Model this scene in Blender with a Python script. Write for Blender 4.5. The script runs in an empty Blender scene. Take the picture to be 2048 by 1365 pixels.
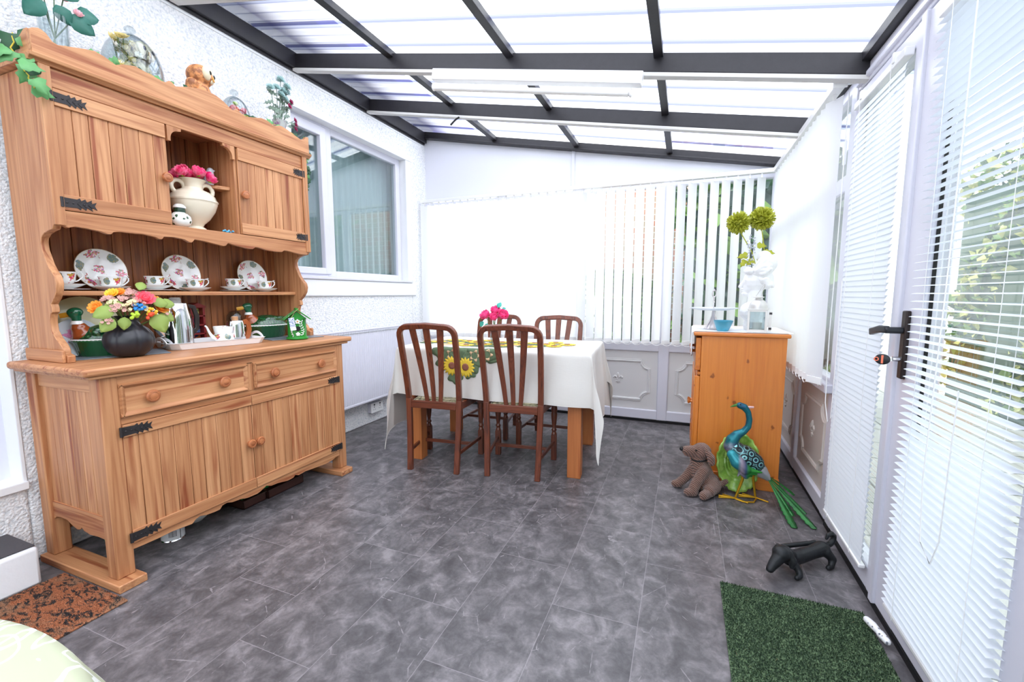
import bpy, bmesh, math, random
from mathutils import Vector, Matrix, noise
from math import sin, cos, pi, radians, sqrt, atan2
R = random.Random(7)
S = bpy.context.scene
COL = S.collection
# ---------------------------------------------------------------- camera
cam = bpy.data.cameras.new('camera')
cam.sensor_width = 36; cam.lens = 36*872/2048; cam.clip_start = .05; cam.clip_end = 200
co = bpy.data.objects.new('camera', cam); COL.objects.link(co)
co.location = (0, 0, 1.14)
co.rotation_euler = (radians(90-6.185), 0, radians(21.64))
S.camera = co
# ---------------------------------------------------------------- sky
w = bpy.data.worlds.new('sky'); S.world = w; w.use_nodes = True
wn = w.node_tree; wn.nodes.clear()
wo = wn.nodes.new('ShaderNodeOutputWorld'); bg = wn.nodes.new('ShaderNodeBackground')
tc = wn.nodes.new('ShaderNodeTexCoord'); sp = wn.nodes.new('ShaderNodeSeparateXYZ')
rp = wn.nodes.new('ShaderNodeValToRGB')
rp.color_ramp.elements[0].position = .42; rp.color_ramp.elements[0].color = (.93, .96, 1, 1)
rp.color_ramp.elements[1].position = .75; rp.color_ramp.elements[1].color = (.95, .97, 1, 1)
wn.links.new(tc.outputs['Generated'], sp.inputs[0]); wn.links.new(sp.outputs[2], rp.inputs[0])
wn.links.new(rp.outputs[0], bg.inputs[0]); bg.inputs[1].default_value = 3.2
wn.links.new(bg.outputs[0], wo.inputs[0])
# hazy bright day: a very soft sun from the camera's side of the garden
sl = bpy.data.lights.new('sun', 'SUN'); sl.energy = 1.6; sl.angle = radians(60); sl.color = (1, .97, .93)
so = bpy.data.objects.new('sun', sl); COL.objects.link(so)
so.rotation_euler = (radians(46), 0, radians(78))
vs = S.view_settings
S.display_settings.display_device = 'sRGB'
vs.view_transform = 'Standard'; vs.look = 'None'; vs.exposure = 0.38; vs.gamma = 1; vs.use_curve_mapping = False
S.cycles.max_bounces = 10; S.cycles.transparent_max_bounces = 24; S.cycles.diffuse_bounces = 6
S.cycles.sample_clamp_indirect = 6

# ---------------------------------------------------------------- helpers
def tag(o, label=None, cat=None, group=None, kind=None):
    if label: o['label'] = label
    if cat: o['category'] = cat
    if group: o['group'] = group
    if kind: o['kind'] = kind
    return o
def thing(name, label, cat, loc=(0, 0, 0), rz=0, group=None):
    o = bpy.data.objects.new(name, None); COL.objects.link(o)
    o.location = loc; o.rotation_euler = (0, 0, rz); o.empty_display_size = .05
    o['ox'], o['oy'], o['oz'] = loc
    return tag(o, label, cat, group)
def root_of(o):
    while o.parent: o = o.parent
    return o
def T(x=0, y=0, z=0): return Matrix.Translation((x, y, z))
def RX(a): return Matrix.Rotation(a, 4, 'X')
def RY(a): return Matrix.Rotation(a, 4, 'Y')
def RZ(a): return Matrix.Rotation(a, 4, 'Z')
def SC(x, y=None, z=None):
    y = x if y is None else y; z = x if z is None else z
    return Matrix.Diagonal((x, y, z, 1))
def frame(p, d, up=(0, 0, 1)):
    """matrix whose Z points along d"""
    z = Vector(d).normalized(); u = Vector(up)
    if abs(z.dot(u.normalized())) > .98: u = Vector((1, 0, 0))
    x = u.cross(z).normalized(); y = z.cross(x)
    m = Matrix((x, y, z)).transposed().to_4x4(); m.translation = Vector(p); return m
class MB:
    def __init__(s): s.v = []; s.f = []; s.m = []; s.mi = 0
    def add(s, vs, fs, M=None):
        b = len(s.v)
        for p in vs: s.v.append((M @ Vector(p)) if M is not None else Vector(p))
        for f in fs: s.f.append(tuple(i+b for i in f)); s.m.append(s.mi)
        return s
    def box(s, x0, x1, y0, y1, z0, z1, M=None):
        vs = [(x, y, z) for x in (x0, x1) for y in (y0, y1) for z in (z0, z1)]
        return s.add(vs, [(0, 1, 3, 2), (4, 6, 7, 5), (0, 4, 5, 1), (2, 3, 7, 6), (0, 2, 6, 4), (1, 5, 7, 3)], M)
    def lathe(s, prof, n=24, M=None, fn=None):
        vs = []; rows = []
        for r, z in prof:
            if r < 1e-5: rows.append([len(vs)]); vs.append((0, 0, z))
            else:
                row = []
                for i in range(n):
                    a = 2*pi*i/n; rr = r*(fn(a, z) if fn else 1)
                    row.append(len(vs)); vs.append((rr*cos(a), rr*sin(a), z))
                rows.append(row)
        fs = []
        for a, b in zip(rows, rows[1:]):
            for i in range(n):
                j = (i+1) % n
                if len(a) == 1 and len(b) == 1: continue
                if len(a) == 1: fs.append((a[0], b[j], b[i]))
                elif len(b) == 1: fs.append((a[i], a[j], b[0]))
                else: fs.append((a[i], a[j], b[j], b[i]))
        return s.add(vs, fs, M)
    def cyl(s, r, z0, z1, n=20, M=None, r2=None):
        r2 = r if r2 is None else r2
        return s.lathe([(0, z0), (r, z0), (r2, z1), (0, z1)], n, M)
    def ell(s, c, r, n=16, M=None, rot=None):
        if not hasattr(r, '__len__'): r = (r, r, r)
        prof = [(sin(pi*i/(n//2)), -cos(pi*i/(n//2))) for i in range(n//2+1)]
        prof[0] = (0, -1); prof[-1] = (0, 1)
        mm = T(*c) @ (rot if rot is not None else Matrix.Identity(4)) @ SC(*r)
        if M is not None: mm = M @ mm
        return s.lathe(prof, n, mm)
    def sweep(s, pts, sec, up=(0, 0, 1), closed=False, scales=None, M=None, cap=True):
        """sec = list of 2d points; frame by parallel transport"""
        P = [Vector(p) for p in pts]; n = len(P); k = len(sec); vs = []; u = Vector(up)
        prev = None
        for i, p in enumerate(P):
            a = P[i-1] if (i > 0 or closed) else p; b = P[(i+1) % n] if (i < n-1 or closed) else p
            t = (b-a)
            t = t.normalized() if t.length > 1e-9 else Vector((0, 0, 1))
            if prev is None:
                if abs(t.dot(u)) > .99: u = Vector((1, 0, 0)) if abs(t.x) < .9 else Vector((0, 1, 0))
                x = u.cross(t).normalized()
            else:
                x = prev - t*prev.dot(t)
                x = x.normalized() if x.length > 1e-6 else u.cross(t).normalized()
            prev = x; y = t.cross(x); sc = scales[i] if scales else 1
            sc = sc if hasattr(sc, '__len__') else (sc, sc)
            for q in sec: vs.append(p + x*q[0]*sc[0] + y*q[1]*sc[1])
        fs = []
        for i in range(n if closed else n-1):
            for j in range(k):
                a = i*k+j; b = i*k+(j+1) % k; c = ((i+1) % n)*k+(j+1) % k; d = ((i+1) % n)*k+j
                fs.append((a, b, c, d))
        if cap and not closed: fs.append(tuple(range(k-1, -1, -1))); fs.append(tuple((n-1)*k+j for j in range(k)))
        return s.add(vs, fs, M)
    def tube(s, pts, r, n=8, closed=False, M=None):
        sec = [(cos(2*pi*i/n), sin(2*pi*i/n)) for i in range(n)]
        sc = [r[i] if hasattr(r, '__len__') else r for i in range(len(pts))]
        return s.sweep(pts, sec, closed=closed, scales=sc, M=M)
    def prism(s, poly, ax, a, b, M=None):
        def mk(p, t):
            return {'x': (t, p[0], p[1]), 'y': (p[0], t, p[1]), 'z': (p[0], p[1], t)}[ax]
        n = len(poly); vs = [mk(p, a) for p in poly]+[mk(p, b) for p in poly]
        fs = [tuple(range(n-1, -1, -1)), tuple(range(n, 2*n))]
        fs += [(i, (i+1) % n, n+(i+1) % n, n+i) for i in range(n)]
        return s.add(vs, fs, M)
    def cap(s, a, ra, b, rb, n=14):
        """tapered capsule between two points, for blobby bodies"""
        a = Vector(a); b = Vector(b); L = (b-a).length; pr = []
        for i in range(6): t = pi/2*i/5; pr.append((ra*sin(t), -ra*cos(t)))
        for i in range(6): t = pi/2*i/5; pr.append((rb*cos(t), L+rb*sin(t)))
        pr[0] = (0, -ra); pr[-1] = (0, L+rb)
        return s.lathe(pr, n, frame(a, b-a))
    def chain(s, pts, rs, n=14):
        for i in range(len(pts)-1): s.cap(pts[i], rs[i], pts[i+1], rs[i+1], n)
        return s
    def grid(s, fn, nu, nv, M=None, wrap=False):
        vs = [fn(i/nu, j/nv) for j in range(nv+1) for i in range(nu+(0 if wrap else 1))]
        k = nu if wrap else nu+1
        fs = [(j*k+i, j*k+(i+1) % k, (j+1)*k+(i+1) % k, (j+1)*k+i) for j in range(nv) for i in range(nu)]
        return s.add(vs, fs, M)
    def leaf(s, M, l, w, kind=0, fold=.25):
        """leaf along +Y of M, facing +Z"""
        if kind == 1: o = [(0, 0), (.30, -.02), (.52, .22), (.30, .42), (.38, .66), (.16, .74), (0, 1)]      # lobed ivy
        elif kind == 2: o = [(0, 0), (.10, .12), (.36, .2), (.14, .32), (.40, .45), (.14, .55), (.30, .72), (.08, .78), (0, 1)]
        else: o = [(0, 0), (.28, .18), (.45, .42), (.40, .65), (.2, .87), (0, 1)]
        n = len(o); vs = []; fs = []
        for x, y in o: vs.append((0, y*l, -.25*l*y*y))
        for x, y in o: vs.append((x*w, y*l, abs(x)*w*fold-.25*l*y*y))
        for x, y in o: vs.append((-x*w, y*l, abs(x)*w*fold-.25*l*y*y))
        for i in range(n-1):
            if i == 0: fs += [(0, n+1, 1), (0, 1, 2*n+1)]
            elif i == n-2: fs += [(i, n+i, i+1), (i, i+1, 2*n+i)]
            else: fs += [(i, n+i, n+i+1, i+1), (i, i+1, 2*n+i+1, 2*n+i)]
        return s.add(vs, fs, M)
    def petal(s, M, l, w, cup=.5, n=4):
        """curved petal from origin along +Y, curling up in Z"""
        def fn(u, v):
            x = (u-.5)*w*(sin(pi*(.12+.80*v))**.7); y = l*v*(1-.25*cup*v)
            z = cup*l*(v*v*.7) + abs(u-.5)*w*.45*cup
            return (x, y, z)
        return s.grid(fn, n, n, M)
    def rose(s, c, d, r, layers=4, k=5, open_=.6):
        F = frame(c, d)
        for q in range(layers):
            t = q/(layers-1) if layers > 1 else 0
            for i in range(k):
                a = 2*pi*(i+q*.5)/k+R.uniform(-.1, .1)
                tilt = radians(80-60*t*open_)
                s.petal(F @ RZ(a) @ T(0, r*.08*t, -r*.25*t) @ RX(tilt), r*(.65+.5*t), r*(.8+.5*t), .5+.2*t)
        return s
    def daisy(s, c, d, r, k=14, layers=2, tilt=15, w=.35, cup=.3):
        F = frame(c, d)
        for q in range(layers):
            for i in range(k):
                a = 2*pi*(i+q*.5)/k
                s.petal(F @ RZ(a) @ RX(radians(tilt+q*22)), r*(1-.18*q), r*w, cup, 3)
        return s
    def build(s, name, mat, parent=None, bev=0, seg=2, sub=0, remesh=0, smooth=True, solid=0, sharp=40, smoothit=0):
        off = Vector((0, 0, 0))
        if parent is not None:
            r = root_of(parent)
            if r.get('world'): off = Vector((r['ox'], r['oy'], r['oz']))
        me = bpy.data.meshes.new(name)
        me.from_pydata([tuple(p-off) for p in s.v], [], s.f)
        mats = mat if isinstance(mat, (list, tuple)) else [mat]
        for m in mats: me.materials.append(m)
        if len(mats) > 1: me.polygons.foreach_set('material_index', s.m)
        bm = bmesh.new(); bm.from_mesh(me)
        bmesh.ops.recalc_face_normals(bm, faces=bm.faces) if not getattr(s, 'open', False) else None
        bm.to_mesh(me); bm.free()
        if smooth:
            me.polygons.foreach_set('use_smooth', [True]*len(me.polygons))
            if not remesh: me.set_sharp_from_angle(angle=radians(sharp))
        me.update()
        o = bpy.data.objects.new(name, me); COL.objects.link(o)
        if parent is not None: o.parent = parent
        if remesh:
            q = o.modifiers.new('remesh', 'REMESH'); q.mode = 'VOXEL'; q.voxel_size = remesh; q.use_smooth_shade = True
            q = o.modifiers.new('smooth', 'SMOOTH'); q.factor = .5; q.iterations = smoothit or 6
        if solid:
            q = o.modifiers.new('solid', 'SOLIDIFY'); q.thickness = solid; q.offset = 0
        if bev:
            q = o.modifiers.new('bevel', 'BEVEL'); q.width = bev; q.segments = seg; q.limit_method = 'ANGLE'; q.angle_limit = radians(40); q.harden_normals = False
        if sub:
            q = o.modifiers.new('sub', 'SUBSURF'); q.levels = sub; q.render_levels = sub
        return o
def wthing(name, label, cat, loc, group=None):
    """thing whose parts are written in world coordinates"""
    o = thing(name, label, cat, loc, 0, group); o['world'] = 1; return o
def kids(o): return [c for c in bpy.data.objects if c.parent == o]
def dup(o, loc, rz=0, label=None, sc=1, parent=None):
    c = o.copy(); COL.objects.link(c)
    if parent is not None: c.parent = parent
    else:
        c.location = loc; c.rotation_euler = (0, 0, rz); c.scale = (sc, sc, sc)
        if label: c['label'] = label
    for k in kids(o):
        dup(k, None, parent=c)
    return c
def struct(name, mb, mat, parent=None, **k):
    o = mb.build(name, mat, parent, **k)
    if parent is None: o['kind'] = 'structure'
    return o

# ---------------------------------------------------------------- materials
def newmat(name):
    m = bpy.data.materials.new(name); m.use_nodes = True; nt = m.node_tree
    return m, nt, nt.nodes['Principled BSDF']
class G:
    """small node-graph writer"""
    def __init__(s, nt): s.nt = nt
    def n(s, t, **kw):
        q = s.nt.nodes.new(t)
        for k, v in kw.items(): setattr(q, k, v)
        return q
    def put(s, sock, v):
        if hasattr(v, 'is_output') or hasattr(v, 'links'): s.nt.links.new(v, sock)
        elif isinstance(v, (tuple, list)) and len(v) == 3 and sock.type == 'RGBA': sock.default_value = (*v, 1)
        else: sock.default_value = v
    def m(s, op, a, b=0, c=0):
        q = s.n('ShaderNodeMath', operation=op); s.put(q.inputs[0], a); s.put(q.inputs[1], b); s.put(q.inputs[2], c); return q.outputs[0]
    def mix(s, f, a, b, mode='MIX'):
        q = s.n('ShaderNodeMix', data_type='RGBA', blend_type=mode); s.put(q.inputs[0], f); s.put(q.inputs[6], a); s.put(q.inputs[7], b); return q.outputs[2]
    def obj(s): return s.n('ShaderNodeTexCoord').outputs['Object']
    def pos(s): return s.n('ShaderNodeNewGeometry').outputs['Position']
    def map(s, v, sc=(1, 1, 1), loc=(0, 0, 0), rot=(0, 0, 0)):
        q = s.n('ShaderNodeMapping'); s.put(q.inputs[0], v); q.inputs[3].default_value = sc; q.inputs[1].default_value = loc; q.inputs[2].default_value = rot; return q.outputs[0]
    def noise(s, v, sc, det=4, rough=.55, dist=0, out='Fac'):
        q = s.n('ShaderNodeTexNoise'); s.put(q.inputs['Vector'], v); q.inputs['Scale'].default_value = sc; q.inputs['Detail'].default_value = det
        q.inputs['Roughness'].default_value = rough; q.inputs['Distortion'].default_value = dist; return q.outputs[out]
    def vor(s, v, sc, out='Distance', feature='F1', rnd=1):
        q = s.n('ShaderNodeTexVoronoi', feature=feature); s.put(q.inputs['Vector'], v); q.inputs['Scale'].default_value = sc; q.inputs['Randomness'].default_value = rnd; return q.outputs[out]
    def ramp(s, v, stops, interp='LINEAR'):
        q = s.n('ShaderNodeValToRGB'); s.put(q.inputs[0], v); cr = q.color_ramp; cr.interpolation = interp
        while len(cr.elements) < len(stops): cr.elements.new(.5)
        for e, (p, c) in zip(cr.elements, stops):
            e.position = p; e.color = (*c, 1) if hasattr(c, '__len__') else (c, c, c, 1)
        return q.outputs[0]
    def xyz(s, v):
        q = s.n('ShaderNodeSeparateXYZ'); s.put(q.inputs[0], v); return q.outputs
    def comb(s, x, y, z):
        q = s.n('ShaderNodeCombineXYZ'); s.put(q.inputs[0], x); s.put(q.inputs[1], y); s.put(q.inputs[2], z); return q.outputs[0]
    def bump(s, h, strength=.3, dist=.01):
        q = s.n('ShaderNodeBump'); s.put(q.inputs['Height'], h); q.inputs['Strength'].default_value = strength; q.inputs['Distance'].default_value = dist; return q.outputs[0]
def lin(r, g, b):
    f = lambda c: (c/255/12.92) if c/255 <= .04045 else ((c/255+.055)/1.055)**2.4
    return (f(r), f(g), f(b))
def mat(name, c, rough=.5, metal=0, spec=.5, trans=0, ior=1.45, coat=0, bump=None, var=0):
    m, nt, p = newmat(name); g = G(nt)
    col = lin(*c)
    p.inputs['Base Color'].default_value = (*col, 1); p.inputs['Roughness'].default_value = rough; p.inputs['Metallic'].default_value = metal
    p.inputs['Specular IOR Level'].default_value = spec; p.inputs['IOR'].default_value = ior
    p.inputs['Transmission Weight'].default_value = trans; p.inputs['Coat Weight'].default_value = coat
    if var:
        f = g.noise(g.obj(), 25, 3)
        nt.links.new(g.mix(f, tuple(max(0, x*(1-var)) for x in col), tuple(min(1, x*(1+var)) for x in col)), p.inputs['Base Color'])
    if bump:
        nt.links.new(g.bump(g.noise(g.obj(), bump[0], 4), bump[1], bump[2]), p.inputs['Normal'])
    return m
def wood(name, light, dark, streak, ax, sc=1, rough=.5, amt=.5, knots=False, coat=0, strk=.7):
    m, nt, p = newmat(name); g = G(nt); v = g.obj()
    isl = g.n('ShaderNodeNewGeometry').outputs['Random Per Island']
    oi = g.n('ShaderNodeObjectInfo').outputs['Random']
    rnd = g.m('FRACT', g.m('ADD', g.m('MULTIPLY', isl, 7.13), g.m('MULTIPLY', oi, 3.7)))
    off = g.comb(g.m('MULTIPLY', rnd, 13.0), g.m('MULTIPLY', rnd, 7.7), g.m('MULTIPLY', rnd, 5.1))
    q = g.n('ShaderNodeVectorMath', operation='ADD'); g.put(q.inputs[0], v); g.put(q.inputs[1], off); v2 = q.outputs[0]
    s3 = [11*sc]*3; s3[ax] = .42*sc
    sv = g.map(v2, tuple(s3))
    wv = g.n('ShaderNodeTexNoise'); g.put(wv.inputs['Vector'], sv); wv.inputs['Scale'].default_value = 1.0; wv.inputs['Detail'].default_value = 1.5; wv.inputs['Distortion'].default_value = .3
    rings = g.m('FRACT', g.m('MULTIPLY', wv.outputs[0], 9.0))
    rings = g.m('ABSOLUTE', g.m('SUBTRACT', rings, .5)); rings = g.m('MULTIPLY', rings, 2)
    fs = [150*sc]*3; fs[ax] = 5*sc
    fine = g.noise(g.map(v2, tuple(fs)), 1, 4)
    c = g.mix(g.m('MULTIPLY', g.ramp(rings, [(.35, 0), (1, 1)]), amt), lin(*light), lin(*dark))
    c = g.mix(g.m('MULTIPLY', g.ramp(fine, [(.35, 0), (.75, 1)]), .45), c, lin(*dark))
    ss = [30*sc]*3; ss[ax] = 1.5*sc
    st = g.noise(g.map(v2, tuple(ss), (3, 1, 2)), 1, 3, .5, .4)
    c = g.mix(g.m('MULTIPLY', g.ramp(st, [(.56, 0), (.70, 1)]), strk), c, lin(*streak))
    c = g.mix(.32, c, g.mix(1, c, g.ramp(rnd, [(0, (.52, .40, .32)), (.45, (1, .93, .86)), (1, (1.0, 1.0, 1.0))]), 'MULTIPLY'))
    c = g.mix(.6, c, g.mix(1, c, g.ramp(g.m('FRACT', g.m('MULTIPLY', rnd, 5.3)), [(0, (.66, .54, .46)), (1, (1, 1, 1))]), 'MULTIPLY'))
    if knots:
        kx, ky, kz = g.xyz(v); vn = g.n('ShaderNodeTexVoronoi', voronoi_dimensions='2D'); vn.inputs['Scale'].default_value = 1
        wob = g.m('MULTIPLY', g.noise(v, 30, 2), .25)
        g.put(vn.inputs['Vector'], g.comb(g.m('ADD', g.m('MULTIPLY', g.m('ADD', kx, ky), 6.3), wob), g.m('ADD', g.m('MULTIPLY', kz, 4.6), wob), 0)); kd = g.m('ADD', vn.outputs['Distance'], g.m('MULTIPLY', g.xyz(vn.outputs['Color'])[0], .05))
        c = g.mix(g.ramp(kd, [(.055, 1), (.085, 0)]), c, lin(110, 55, 22))
        c = g.mix(g.m('MULTIPLY', g.ramp(kd, [(.07, 1), (.16, 0)]), .3), c, lin(*dark))
    nt.links.new(c, p.inputs['Base Color']); p.inputs['Roughness'].default_value = rough; p.inputs['Coat Weight'].default_value = coat
    p.inputs['Coat Roughness'].default_value = .2
    nt.links.new(g.bump(g.m('ADD', fine, g.m('MULTIPLY', rings, .5)), .12, .002), p.inputs['Normal'])
    return m
def thin(name, c, tr=.5, rough=.6, transp=0.0):
    """thin cloth or plastic that lets light through"""
    m, nt, p = newmat(name); g = G(nt); nt.nodes.remove(p)
    out = [n for n in nt.nodes if n.type == 'OUTPUT_MATERIAL'][0]
    d = g.n('ShaderNodeBsdfDiffuse'); t = g.n('ShaderNodeBsdfTranslucent'); mx = g.n('ShaderNodeMixShader')
    g.put(d.inputs[0], lin(*c)); g.put(t.inputs[0], lin(*c)); mx.inputs[0].default_value = tr
    nt.links.new(d.outputs[0], mx.inputs[1]); nt.links.new(t.outputs[0], mx.inputs[2]); last = mx.outputs[0]
    if transp:
        tp = g.n('ShaderNodeBsdfTransparent'); m2 = g.n('ShaderNodeMixShader'); m2.inputs[0].default_value = transp
        nt.links.new(last, m2.inputs[1]); nt.links.new(tp.outputs[0], m2.inputs[2]); last = m2.outputs[0]
    nt.links.new(last, out.inputs[0]); return m
def pane(name, tint=(244, 248, 249), refl=1.0, rough=.0, body=0):
    """clear glass of a window, vase or dome: fresnel reflection over straight transmission"""
    m, nt, p = newmat(name); g = G(nt); nt.nodes.remove(p)
    out = [n for n in nt.nodes if n.type == 'OUTPUT_MATERIAL'][0]
    t = g.n('ShaderNodeBsdfTransparent'); g.put(t.inputs[0], lin(*tint)); gl = g.n('ShaderNodeBsdfGlossy'); gl.inputs['Roughness'].default_value = rough
    lw = g.n('ShaderNodeLayerWeight'); lw.inputs[0].default_value = .5
    f = g.m('MULTIPLY', g.m('POWER', lw.outputs['Facing'], 2.6), .8*refl); f = g.m('ADD', f, .05*refl)
    mx = g.n('ShaderNodeMixShader'); nt.links.new(f, mx.inputs[0]); nt.links.new(t.outputs[0], mx.inputs[1]); nt.links.new(gl.outputs[0], mx.inputs[2])
    nt.links.new(mx.outputs[0], out.inputs[0]); return m

PINE = dict(light=(214, 160, 114), dark=(164, 102, 62), streak=(142, 64, 30), rough=.5, amt=.55, strk=.85)
pineX = wood('aged_pine_x', ax=0, **PINE); pineY = wood('aged_pine_y', ax=1, **PINE); pineZ = wood('aged_pine_z', ax=2, **PINE)
ORA = dict(light=(228, 142, 58), dark=(204, 114, 40), streak=(204, 108, 44), rough=.35, amt=.35, sc=.8, coat=.3)
oraX = wood('orange_pine_x', ax=0, **ORA); oraY = wood('orange_pine_y', ax=1, **ORA); oraZ = wood('orange_pine_z', ax=2, knots=True, **ORA)
OAK = dict(light=(128, 66, 40), dark=(74, 32, 18), streak=(50, 20, 12), rough=.34, amt=.5, sc=1.6, coat=.35)
oakX = wood('dark_oak_x', ax=0, **OAK); oakY = wood('dark_oak_y', ax=1, **OAK); oakZ = wood('dark_oak_z', ax=2, **OAK)
legwood = wood('table_pine', ax=2, light=(205, 130, 74), dark=(168, 96, 50), streak=(170, 90, 50), rough=.45, amt=.35, sc=.8)
upvc = mat('white_upvc', (216, 216, 227), .25)
upvc2 = mat('white_panel', (214, 213, 213), .4)
gable = mat('gable_board', (225, 226, 235), .3)
black_paint = mat('black_beam_paint', (38, 36, 40), .45, bump=(60, .15, .003), var=.3)
dark = mat('black_rubber', (16, 16, 18), .6)
iron = mat('black_iron', (62, 59, 60), .5, .6, bump=(90, .3, .002))
chrome = mat('chrome', (225, 226, 228), .07, 1)
white = mat('white_gloss', (240, 240, 240), .25, coat=.3)
china = mat('white_china', (238, 238, 236), .12, coat=.6)
whitem = mat('white_matt', (236, 236, 236), .6)
cream = mat('cream_glaze', (232, 222, 200), .18, coat=.6)
vane = thin('blind_fabric', (253, 253, 254), .68)
vslat = thin('blind_slat', (234, 238, 244), .20)
glass = pane('window_glass')
clear = pane('clear_glass', (238, 243, 244), .9, .02)
# ================================================================ SETTING
LX, BY, RXW = -2.55, 3.97, .68          # left wall, back wall, right wall
RB = -1.6                               # rear end of the room
def roofz(x): return 2.30-.188*x
# floor: slate-look vinyl tiles
m_floor, nt, p = newmat('slate_vinyl'); g = G(nt); v = g.pos()
x, y, z = g.xyz(v)
TW, TL = .305, .61
col = g.m('FLOOR', g.m('DIVIDE', g.m('ADD', x, .11), TW))
yy = g.m('ADD', g.m('DIVIDE', y, TL), g.m('MULTIPLY', col, .37))
row = g.m('FLOOR', yy)
fx = g.m('FRACT', g.m('DIVIDE', g.m('ADD', x, .11), TW)); fy = g.m('FRACT', yy)
ex = g.m('MULTIPLY', g.m('MINIMUM', fx, g.m('SUBTRACT', 1, fx)), TW); ey = g.m('MULTIPLY', g.m('MINIMUM', fy, g.m('SUBTRACT', 1, fy)), TL)
seam = g.m('LESS_THAN', g.m('MINIMUM', ex, ey), .0011)
wn_ = g.n('ShaderNodeTexWhiteNoise'); g.put(wn_.inputs['Vector'], g.comb(col, row, 0)); tr = wn_.outputs['Color']
q = g.n('ShaderNodeVectorMath', operation='MULTIPLY_ADD'); g.put(q.inputs[0], tr); q.inputs[1].default_value = (20, 20, 20); g.put(q.inputs[2], v)
v2 = q.outputs[0]
cl = g.noise(g.map(v2, (1, .8, 1)), 11.5, 5, .62, .6); c2 = g.noise(v2, 42, 5, .7, .5)
mixn = g.m('ADD', g.m('MULTIPLY', cl, .7), g.m('MULTIPLY', c2, .3))
c = g.ramp(mixn, [(.34, lin(68, 65, 67)), (.46, lin(88, 85, 87)), (.54, lin(106, 102, 104)), (.66, lin(136, 131, 133))])
ve = g.vor(g.map(v2, (1, .5, 1)), 9, feature='DISTANCE_TO_EDGE'); vm = g.noise(v2, 5, 2)
c = g.mix(g.m('MULTIPLY', g.m('LESS_THAN', g.m('ADD', ve, g.m('MULTIPLY', g.m('SUBTRACT', g.noise(v2, 30, 2), .5), .07)), .0016), g.m('GREATER_THAN', vm, .47)), c, lin(132, 127, 129))
wn_2 = g.n('ShaderNodeTexWhiteNoise'); g.put(wn_2.inputs['Vector'], g.comb(col, row, 3))
c = g.mix(.18, c, g.mix(1, c, g.ramp(wn_2.outputs['Value'], [(0, .72), (1, 1.0)]), 'MULTIPLY'))
c = g.mix(g.m('MULTIPLY', seam, .45), c, lin(166, 160, 163))
nt.links.new(c, p.inputs['Base Color']); nt.links.new(g.ramp(cl, [(.3, .46), (.7, .34)]), p.inputs['Roughness'])
nt.links.new(g.bump(g.m('ADD', mixn, g.m('MULTIPLY', seam, -1)), .10, .003), p.inputs['Normal'])
struct('floor', MB().box(LX-.3, RXW+.10, RB-.1, BY+.12, -.06, 0), m_floor)

# roughcast wall
m_wall, nt, p = newmat('white_roughcast'); g = G(nt); v = g.pos()
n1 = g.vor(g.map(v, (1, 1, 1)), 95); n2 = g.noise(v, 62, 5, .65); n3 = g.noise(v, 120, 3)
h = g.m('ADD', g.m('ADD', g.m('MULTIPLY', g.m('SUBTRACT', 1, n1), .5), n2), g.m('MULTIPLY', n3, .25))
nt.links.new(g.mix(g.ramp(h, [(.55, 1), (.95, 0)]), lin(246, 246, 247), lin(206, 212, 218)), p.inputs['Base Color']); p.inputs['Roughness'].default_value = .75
nt.links.new(g.bump(h, .75, .010), p.inputs['Normal'])
m_smooth = mat('painted_plaster', (236, 238, 241), .6, bump=(14, .25, .01))
WY0, WY1, WZ0, WZ1 = 2.33, 3.72, 1.27, 2.44     # window opening in the house wall
DY1, DZ0, DZ1 = .885, .355, 2.05                  # doorway to the house, near end
TH = .28
top = 2.95
mb = MB()
mb.box(LX-TH, LX, DY1, WY0, 0, top)
mb.box(LX-TH, LX, WY1, BY+.2, 0, top)
mb.box(LX-TH, LX, WY0, WY1, 0, WZ0-.14)
mb.box(LX-TH, LX, WY0, WY1, WZ1, top)
mb.box(LX-TH, LX, -.25, DY1, DZ1, top); mb.box(LX-TH, LX, -.25, DY1, 0, DZ0)
mb.box(LX-TH, LX, RB-.1, -.25, 0, top)
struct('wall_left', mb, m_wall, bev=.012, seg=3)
mb = MB(); mb.box(LX-TH+.08, LX-.10, -.25, DY1-.001, DZ0, DZ1-.001)
struct('door_2', mb, upvc, bev=.004)
mb = MB(); mb.box(LX-.11, LX+.003, DY1-.012, DY1+.002, DZ0, DZ1); mb.box(LX-.11, LX+.02, -.25, DY1+.0, DZ0-.03, DZ0+.003); struct('trim_0', mb, m_smooth, bev=.003)
mb = MB(); mb.box(LX-TH-.3, LX+.018, WY0-.02, WY1+.05, WZ0-.15, WZ0-.02)
struct('trim_1', mb, m_smooth, bev=.01)          # painted stone sill band
mb = MB()
mb.box(LX-.12, LX+.004, WY0-.01, WY1+.05, WZ1-.022, WZ1+.03); mb.box(LX-.12, LX-.001, WY1-.06, WY1+.01, WZ0-.02, WZ1-.022); mb.box(LX-.12, LX-.001, WY0-.01, WY0+.012, WZ0-.02, WZ1-.022)
struct('trim_2', mb, m_smooth, bev=.003)         # smooth reveals
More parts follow.
